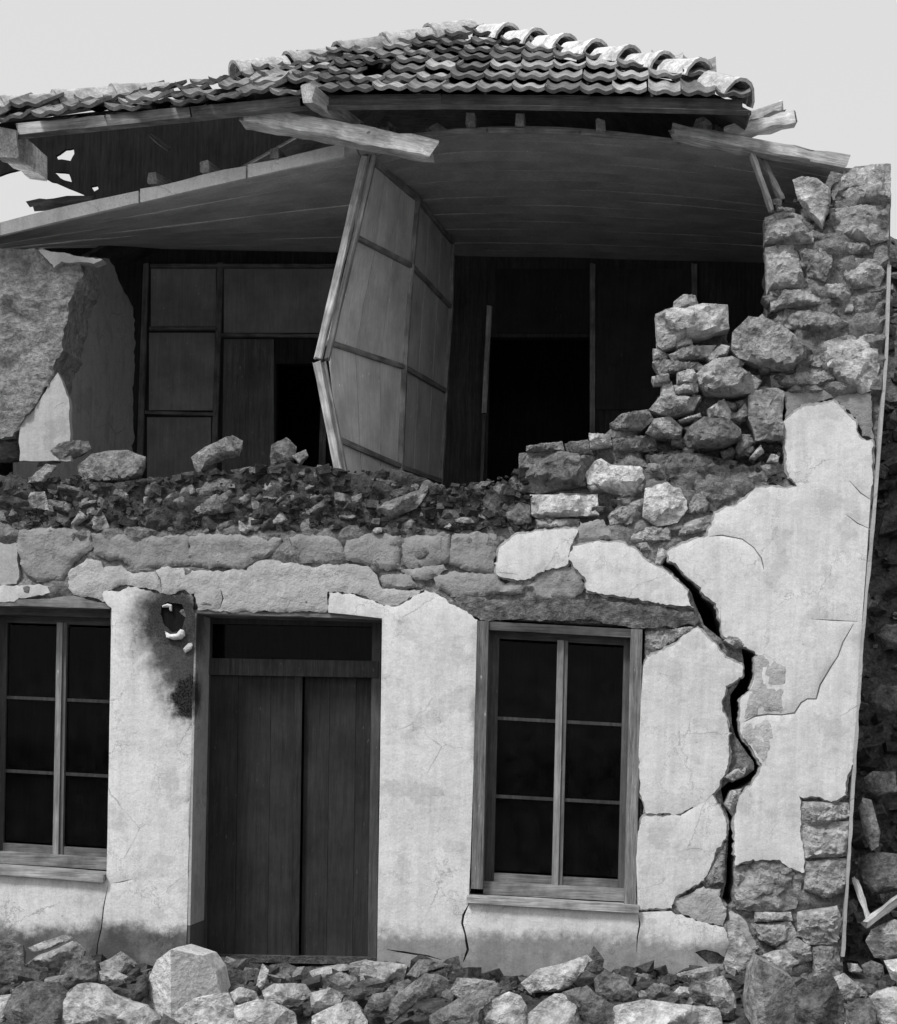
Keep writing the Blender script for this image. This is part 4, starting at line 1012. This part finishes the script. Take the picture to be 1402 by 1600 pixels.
LS = [
 (.13, .2, .16, 'dark mound of stone at the far left of the broken wall top', [(-30, 682), (0, 668), (21, 660), (50, 668), (66, 675), (70, 693), (62, 714), (20, 722), (-30, 725)]),
 (.16, .08, .10, 'dark flat slab between the left mound and the big boulder', [(57, 730), (78, 695), (110, 688), (139, 689), (143, 702), (118, 716), (86, 724)]),
 (.36, .0, .07, 'pale wedge lying below the dark flat slab', [(43, 754), (71, 725), (89, 727), (68, 754)]),
 (.26, .08, .16, 'big rounded boulder on the wall top left of centre', [(121, 727), (143, 709), (170, 704), (200, 703), (228, 714), (223, 741), (200, 754), (157, 756), (123, 748)]),
 (.30, .1, .12, 'tilted squared block pointing up right of the boulder', [(298, 714), (321, 698), (364, 680), (380, 689), (374, 712), (335, 724), (310, 747)]),
 (.32, .1, .06, 'flat pale slab right of the tilted block', [(357, 735), (385, 730), (414, 729), (416, 743), (385, 745)]),
 (.20, .12, .09, 'lumpy dark stone left of the leaning partition', [(422, 714), (424, 695), (448, 683), (464, 698), (458, 728), (424, 730)]),
 (.32, .06, .06, 'small light stone leaning on the lumpy dark one', [(456, 712), (478, 702), (482, 712), (469, 728)]),
 (.42, .0, .06, 'pale square-shouldered stone set in the rubble at the left', [(39, 795), (50, 769), (70, 768), (78, 797)]),
 (.20, .03, .09, 'grey half-buried stone below the tilted block', [(306, 806), (315, 779), (340, 771), (360, 774), (372, 791), (357, 806)]),
 (.46, -.01, .03, 'white triangular chip on the rubble in the middle', [(373, 812), (392, 827), (385, 835), (373, 828)]),
 (.27, .0, .11, 'big slanting slab below the foot of the partition', [(585, 798), (600, 786), (621, 777), (664, 762), (669, 768), (652, 794), (610, 811)]),
 (.19, .1, .10, 'dark rounded stone at the partition foot', [(556, 765), (570, 748), (584, 740), (612, 736), (640, 744), (640, 758), (600, 768), (560, 776)]),
 (.22, .05, .06, 'long thin dark stone right of the partition', [(719, 774), (753, 752), (773, 751), (757, 766), (728, 778)]),
 (.13, .05, .10, 'dark stone with a hollow, left end of the standing courses', [(750, 782), (778, 752), (800, 753), (808, 780), (786, 791), (784, 816), (753, 824)]),
 (.18, .02, .08, 'broken dark stone beside the white brick-shaped stone', [(784, 800), (806, 782), (828, 789), (832, 819), (800, 822)]),
 (.36, .0, .03, 'flat light pebble on the rubble below the dark hollow stone', [(708, 813), (722, 808), (735, 808), (742, 816), (725, 820)]),
 (.55, -.01, .025, 'tiny white pebble in the middle rubble', [(694, 824), (697, 815), (704, 814), (707, 822), (701, 827)]),
 (.50, -.01, .025, 'flat white chip below the slanting slab', [(581, 831), (586, 824), (598, 824), (597, 831), (588, 835)]),
 (.34, .0, .04, 'pointed grey stone in the rubble, left of the pair', [(111, 818), (125, 798), (140, 809), (118, 822)]),
 (.34, .0, .04, 'pointed grey stone in the rubble, right of the pair', [(139, 820), (150, 800), (160, 798), (172, 824), (150, 831)]),
 (.40, .0, .04, 'light pointed stone in the rubble left of the slanting slab', [(422, 818), (440, 798), (450, 812), (440, 818)]),
 (.34, .02, .04, 'roundish light pebble under the lumpy dark stone', [(410, 764), (414, 755), (424, 754), (428, 764), (420, 771)]),
]
for tone, Y, t_, lab, poly in LS: loose(tone, Y, t_, lab, poly)

# small rubble filling the broken wall top
rg = random.Random(11)
def scatter(name, specs, mat, parent):
    V, Fc = [], []
    for (c, s_) in specs:
        b = len(V); ax = (rg.uniform(.7, 1.4) * s_, rg.uniform(.6, 1.1) * s_, rg.uniform(.35, .8) * s_)
        ro = Matrix.Rotation(rg.uniform(-.5, .5), 3, 'Y') @ Matrix.Rotation(rg.uniform(-.4, .4), 3, 'X') @ Matrix.Rotation(rg.uniform(0, 6.3), 3, 'Z')
        for iz in (-1, 1):
            for ix, iy in ((-1, -1), (1, -1), (1, 1), (-1, 1)):
                k = rg.uniform(.45, 1.0)
                V.append(c + ro @ Vector((ix * ax[0] * k, iy * ax[1] * rg.uniform(.5, 1.0), iz * ax[2] * rg.uniform(.5, 1.0))))
        q = rg.choice((0, 1))
        for f in ((0, 3, 2, 1), (4, 5, 6, 7), (0, 1, 5, 4), (1, 2, 6, 5), (2, 3, 7, 6), (3, 0, 4, 7)):
            f = f[q:] + f[:q]; Fc += [(b + f[0], b + f[1], b + f[2]), (b + f[0], b + f[2], b + f[3])]
    o = mesh_obj(name, V, Fc, mat, parent); return o
for tone, cnt in ((.05, 800), (.09, 500), (.17, 170), (.36, 40)):
    sp = []
    for _ in range(cnt):
        x = rg.uniform(-180, 830); top_ = polyx([(-330, 770), (0, 742), (230, 752), (420, 735), (640, 742), (700, 765), (830, 740)], x)
        y = rg.uniform(top_ - 4, 826); s = rg.uniform(2, 6) * rg.choice((.5, .6, .8, .8, 1, 1.4, 2.2)) / 220
        sp.append((P(x, y, .015 + .03 * rg.random()), s))
    for _ in range(cnt // 7):
        x = rg.uniform(960, 1230); y = rg.uniform(690, 800); sp.append((P(x, y, .05), rg.uniform(2, 6) / 220))
    for _ in range(cnt // 5):
        x = rg.uniform(1205, 1380); y = rg.uniform(300, 610); sp.append((P(x, y, .045), rg.uniform(2, 6) / 220))
    props(scatter('rubble_fill', sp, stone(tone), front), 'small broken stones and mortar crumbs in the wall', kind='stuff')

# ------------------------------------------------------------------ rubble in front of the house
FG = 'fallen stones heaped in front of the house'
RB = [
 (.20, 'grey boulder at the left edge against the wall', [(-40, 1468), (10, 1466), (36, 1476), (40, 1530), (20, 1548), (-40, 1550)]),
 (.36, 'thin pale slab on top of the left heap', [(43, 1481), (70, 1470), (100, 1461), (115, 1466), (84, 1480), (54, 1490)]),
 (.34, 'rough pale boulder under the thin slab at left', [(39, 1508), (60, 1492), (89, 1482), (114, 1470), (132, 1486), (128, 1506), (88, 1540), (52, 1536)]),
 (.22, 'sharp grey slab leaning right of the rough pale boulder', [(86, 1546), (105, 1518), (125, 1496), (150, 1502), (154, 1534), (120, 1544), (98, 1556)]),
 (.40, 'smooth oval pale stone left of the white cut block', [(150, 1519), (171, 1513), (203, 1527), (207, 1543), (189, 1547), (157, 1536)]),
 (.30, 'peaked grey stone behind the smooth oval one', [(155, 1505), (175, 1496), (189, 1486), (210, 1502), (230, 1522), (200, 1524), (165, 1522)]),
 (.12, 'dark slab in the gap left of the white cut block', [(165, 1540), (205, 1548), (228, 1524), (230, 1556), (215, 1570), (190, 1562)]),
 (.18, 'dark rounded boulder in the bottom left corner', [(8, 1562), (25, 1542), (46, 1533), (89, 1535), (104, 1552), (100, 1590), (90, 1625), (-5, 1630)]),
 (.50, 'white stone at the very corner of the left edge', [(-40, 1558), (0, 1555), (18, 1553), (12, 1590), (8, 1625), (-40, 1625)]),
 (.42, 'large pale boulder at bottom left with rough face', [(86, 1610), (94, 1575), (104, 1552), (121, 1537), (150, 1536), (175, 1550), (193, 1560), (228, 1571), (252, 1593), (235, 1630), (100, 1635)]),
 (.50, 'whitish lump in front of the white cut block', [(275, 1580), (303, 1560), (335, 1552), (357, 1550), (366, 1572), (373, 1595), (367, 1630), (270, 1630)]),
 (.40, 'small light stone right of the white cut block', [(358, 1552), (374, 1542), (399, 1549), (405, 1561), (380, 1568), (360, 1567)]),
 (.45, 'broad light stone at the bottom below the door', [(364, 1573), (403, 1560), (435, 1570), (462, 1585), (470, 1630), (370, 1630)]),
 (.42, 'light blocky stone before the left door leaf', [(409, 1548), (428, 1537), (455, 1536), (478, 1538), (487, 1553), (466, 1573), (414, 1565)]),
 (.52, 'upright pale shard against the door foot', [(398, 1551), (404, 1525), (410, 1505), (420, 1517), (415, 1539), (408, 1552)]),
 (.12, 'dark rubble stone left of the upright shard', [(342, 1505), (360, 1508), (386, 1520), (390, 1540), (350, 1546)]),
 (.16, 'dark rubble stone right of the upright shard', [(421, 1508), (445, 1504), (464, 1512), (462, 1536), (424, 1538)]),
 (.36, 'long light slab leaning at the door centre', [(463, 1527), (486, 1516), (510, 1510), (536, 1506), (558, 1511), (520, 1524), (482, 1538), (466, 1537)]),
 (.28, 'small grey stone under the long slab at the door', [(517, 1535), (536, 1520), (557, 1527), (562, 1540), (539, 1547), (524, 1546)]),
 (.15, 'dark stone below the small grey one near the door', [(536, 1548), (556, 1544), (574, 1548), (572, 1562), (548, 1562), (536, 1556)]),
 (.40, 'light stone with flat top below the long slab', [(485, 1551), (518, 1543), (534, 1564), (523, 1578), (486, 1574)]),
 (.50, 'pale pointed boulder at the bottom below the right door leaf', [(487, 1588), (515, 1574), (543, 1563), (558, 1567), (575, 1596), (572, 1630), (487, 1630)]),
 (.34, 'pale square stone at the right foot of the door', [(563, 1508), (571, 1500), (585, 1502), (637, 1507), (630, 1534), (585, 1546), (563, 1540)]),
 (.30, 'thin slab tilted against the wall right of the door', [(630, 1530), (645, 1510), (655, 1499), (673, 1499), (702, 1507), (669, 1519), (640, 1537)]),
 (.26, 'long squared block lying diagonally right of the door', [(592, 1587), (621, 1553), (664, 1521), (685, 1523), (702, 1532), (698, 1547), (657, 1562), (618, 1596)]),
 (.22, 'dark slab under the left end of the diagonal block', [(568, 1578), (582, 1553), (614, 1549), (620, 1560), (593, 1587), (576, 1590)]),
 (.24, 'dark diagonal slab at the bottom centre', [(671, 1587), (721, 1557), (755, 1545), (778, 1535), (787, 1546), (755, 1578), (752, 1630), (673, 1630)]),
 (.36, 'light chunk above the dark diagonal slab', [(703, 1548), (714, 1527), (745, 1529), (773, 1533), (776, 1541), (732, 1556), (716, 1560)]),
 (.45, 'light rounded boulder at the bottom below the window', [(755, 1572), (775, 1558), (796, 1549), (814, 1556), (823, 1571), (828, 1630), (758, 1630)]),
 (.42, 'broad pale boulder right of the light rounded one', [(821, 1587), (845, 1566), (867, 1552), (900, 1554), (914, 1585), (910, 1630), (823, 1630)]),
 (.40, 'long pale rock sloping up under the window', [(814, 1537), (839, 1514), (880, 1505), (917, 1492), (926, 1500), (902, 1532), (880, 1548), (828, 1552)]),
 (.15, 'dark pointed stone under the window sill', [(900, 1536), (912, 1508), (921, 1490), (928, 1478), (944, 1499), (942, 1516), (919, 1536)]),
 (.22, 'grey slab right of the dark pointed stone', [(928, 1530), (943, 1517), (969, 1524), (997, 1551), (994, 1566), (958, 1565), (932, 1557)]),
 (.20, 'dark jagged rock at the bottom under the grey slab', [(878, 1550), (917, 1539), (934, 1555), (960, 1570), (966, 1605), (925, 1630), (905, 1610), (895, 1585)]),
 (.50, 'large flat white slab at the bottom right of centre', [(956, 1572), (980, 1566), (1010, 1561), (1066, 1569), (1124, 1574), (1129, 1600), (1105, 1632), (962, 1632)]),
 (.42, 'small egg-shaped stone above the flat white slab', [(1052, 1551), (1062, 1541), (1080, 1543), (1085, 1556), (1064, 1561)]),
 (.34, 'curved flat slab against the wall base near the crack', [(1057, 1522), (1090, 1513), (1118, 1509), (1135, 1514), (1105, 1531), (1064, 1534)]),
 (.38, 'pale lump at the foot of the crack', [(1101, 1538), (1115, 1528), (1130, 1524), (1149, 1555), (1152, 1572), (1133, 1587), (1117, 1570)]),
 (.24, 'grey stone between the egg-shaped stone and the grey slab', [(1008, 1548), (1022, 1536), (1045, 1540), (1048, 1556), (1020, 1562)]),
 (.22, 'dark stone behind the egg-shaped stone', [(1075, 1545), (1082, 1532), (1102, 1534), (1112, 1560), (1104, 1570), (1084, 1566)]),
 (.40, 'torn pale fin of plaster and stone below the crack', [(1131, 1505), (1139, 1474), (1136, 1440), (1152, 1436), (1167, 1473), (1179, 1488), (1172, 1521), (1164, 1562), (1143, 1545)]),
 (.45, 'light flat stone resting on the pointed boulder', [(1190, 1494), (1206, 1486), (1226, 1483), (1249, 1503), (1238, 1511), (1238, 1525), (1215, 1520)]),
 (.15, 'big dark rock right of the pointed boulder', [(1247, 1540), (1270, 1526), (1297, 1517), (1310, 1540), (1318, 1560), (1320, 1600), (1302, 1630), (1236, 1630)]),
 (.34, 'light grey wedge at the corner of the house', [(1299, 1530), (1319, 1520), (1340, 1538), (1355, 1552), (1329, 1569), (1308, 1565)]),
 (.20, 'dark stone at the bottom below the light grey wedge', [(1321, 1572), (1342, 1560), (1360, 1558), (1378, 1590), (1362, 1628), (1323, 1628)]),
 (.40, 'pale boulder in the bottom right corner', [(1358, 1557), (1380, 1546), (1397, 1541), (1440, 1545), (1440, 1615), (1376, 1606)]),
 (.66, 'white sliver of stone in the very bottom right', [(1319, 1598), (1338, 1588), (1357, 1595), (1352, 1630), (1320, 1630)]),
]
Dmin = {}
for tone, lab, poly in RB:
    b = max(p[1] for p in poly); top_ = min(p[1] for p in poly); wd = max(p[0] for p in poly) - min(p[0] for p in poly)
    t_ = .32 * min(wd, (b - top_) * 1.3) / 220 + .03
    Y = min(-.12 - t_, EYE * F / (b - 1180 - 0) - CAMD)
    Y = max(Y, -1.35)
    if 'fin of plaster' in lab: Y, t_ = -.1, .07
    big = wd > 60
    props(rock('rubble_stone', poly, Y, t_, stone(tone * (1.18 if tone > .3 else .9)), None, planes=9, nb=52 if big else 34, nl=12, rough=.05), lab, 'stone', FG)
o = ridge_rock('cut_block', [(246, 1500), (234, 1525), (225, 1568), (232, 1602)], [(317, 1493), (337, 1518), (346, 1552), (344, 1606)], (266, 1484), (268, 1612), -.95, .24, .26, stone(.62, .18, .55))
props(o, 'white squared block standing on edge before the door jamb', 'stone', FG)
o = ridge_rock('pointed_boulder', [(1174, 1521), (1166, 1566), (1168, 1592), (1186, 1618)], [(1218, 1517), (1239, 1530), (1251, 1556), (1238, 1612)], (1187, 1498), (1200, 1622), -.95, .21, .25, stone(.44, .6, 1.0))
props(o, 'tall pointed grey boulder with a pale left face below the crack', 'stone', FG)
# gravel and crumbs between them
for tone, cnt in ((.07, 700), (.14, 600), (.30, 220)):
    sp = []
    for _ in range(cnt):
        x = rg.uniform(-5.2, 3.2); y = -.05 - abs(rg.gauss(0, .5)); s = rg.uniform(.012, .05) * rg.choice((.6, 1, 1, 1.3, 2.0))
        sp.append((Vector((x, y, ground_z(x, y) + s * .3)), s))
    props(scatter('gravel', sp, stone(tone), None), 'small rubble and crumbs strewn between the fallen stones', 'gravel', None, 'stuff')

# ------------------------------------------------------------------ steep rubble slope behind the right corner
def slope_z(x, y):
    q = Vector((x, y, 0)); h = max(0, y - .55 + .25 * min(1, max(0, x - 2.0))) * 1.75
    h = min(h, 6.8 + .3 * noise.noise(q * .7))
    d, _ = noise.voronoi(Vector((x * 3.2, y * 3.2, 0)))
    return -.06 - (.3 if y < .2 else 0) + h + min(1, h) * (.22 * noise.noise(q * 1.3) + .18 * min(1, (d[1] - d[0]) * 2) + .06 * noise.noise(q * 6))
xs2 = np.arange(1.72, 9.0, .09); ys2 = np.arange(.1, 9, .085)
V = [(x, y, slope_z(x, y)) for y in ys2 for x in xs2]; n = len(xs2)
Fc = [(j * n + i, j * n + i + 1, (j + 1) * n + i + 1, (j + 1) * n + i) for j in range(len(ys2) - 1) for i in range(n - 1)]
h = mesh_obj('hillside', V, Fc, stone(.12, .6), None, smooth=50); props(h, 'steep dark stony slope beside the house', kind='structure')
SG = 'stones on the slope beyond the corner'
for tone, Y, t_, lab, poly in [
 (.42, .25, .05, 'pale thin slab leaning behind the house corner', [(1341, 1262), (1348, 1246), (1362, 1250), (1376, 1300), (1373, 1322), (1362, 1330), (1350, 1305)]),
 (.38, .1, .12, 'big grey stone low behind the house corner', [(1352, 1470), (1364, 1451), (1397, 1436), (1440, 1446), (1440, 1492), (1404, 1500), (1366, 1496)]),
 (.66, -.1, .08, 'bright white stone at the right edge below the big grey one', [(1381, 1500), (1410, 1497), (1440, 1499), (1436, 1545), (1398, 1542)]),
 (.24, .5, .12, 'grey stone halfway up beyond the corner', [(1350, 1215), (1364, 1205), (1400, 1206), (1402, 1240), (1370, 1246), (1352, 1236)]),
 (.16, .3, .14, 'dark block beyond the corner under the leaning slab', [(1340, 1340), (1370, 1330), (1420, 1336), (1420, 1388), (1360, 1400), (1342, 1380)]),
 (.20, .8, .14, 'dull stone high beyond the corner', [(1356, 1085), (1376, 1070), (1420, 1078), (1420, 1112), (1380, 1120), (1358, 1108)]),
 (.26, 1.0, .12, 'flat stone highest beyond the corner', [(1366, 992), (1385, 975), (1420, 980), (1420, 1010), (1380, 1016)]),
 (.22, .1, .09, 'small dark stone low behind the corner beside the white stone', [(1346, 1508), (1362, 1500), (1380, 1508), (1384, 1536), (1356, 1540)]),
 (.34, .05, .05, 'small pale stone at the foot of the house corner', [(1324, 1504), (1340, 1506), (1348, 1516), (1344, 1524), (1326, 1518)])]:
    props(rock('slope_stone', poly, Y, t_, stone(tone), None, planes=4), lab, 'stone', SG)
props(pbeam('fallen_lath', (1336, 1372, .12), (1358, 1436, .02), .04, .025, wood(.5), None, seg=4), 'pale lath propped behind the house corner', 'lath')
props(pbeam('fallen_pole', (1350, 1446, -.02), (1430, 1386, .2), .05, .05, wood(.36), None, seg=5), 'pole lying slantwise beyond the house corner', 'pole')

for tone, cnt in ((.06, 1100), (.14, 900), (.28, 260)):
    sp = []
    for _ in range(cnt):
        x = rg.uniform(1.75, 3.4) if rg.random() < .5 else rg.uniform(2.2, 7.5); y = rg.uniform(.3, 4.2); q = rg.uniform(.015, .06) * rg.choice((.7, 1, 1.5, 2.2))
        sp.append((Vector((x, y, slope_z(x, y) + q * .3)), q))
    props(scatter('scree', sp, stone(tone), None), 'loose broken stones strewn over the slope beside the house', 'scree', None, 'stuff')
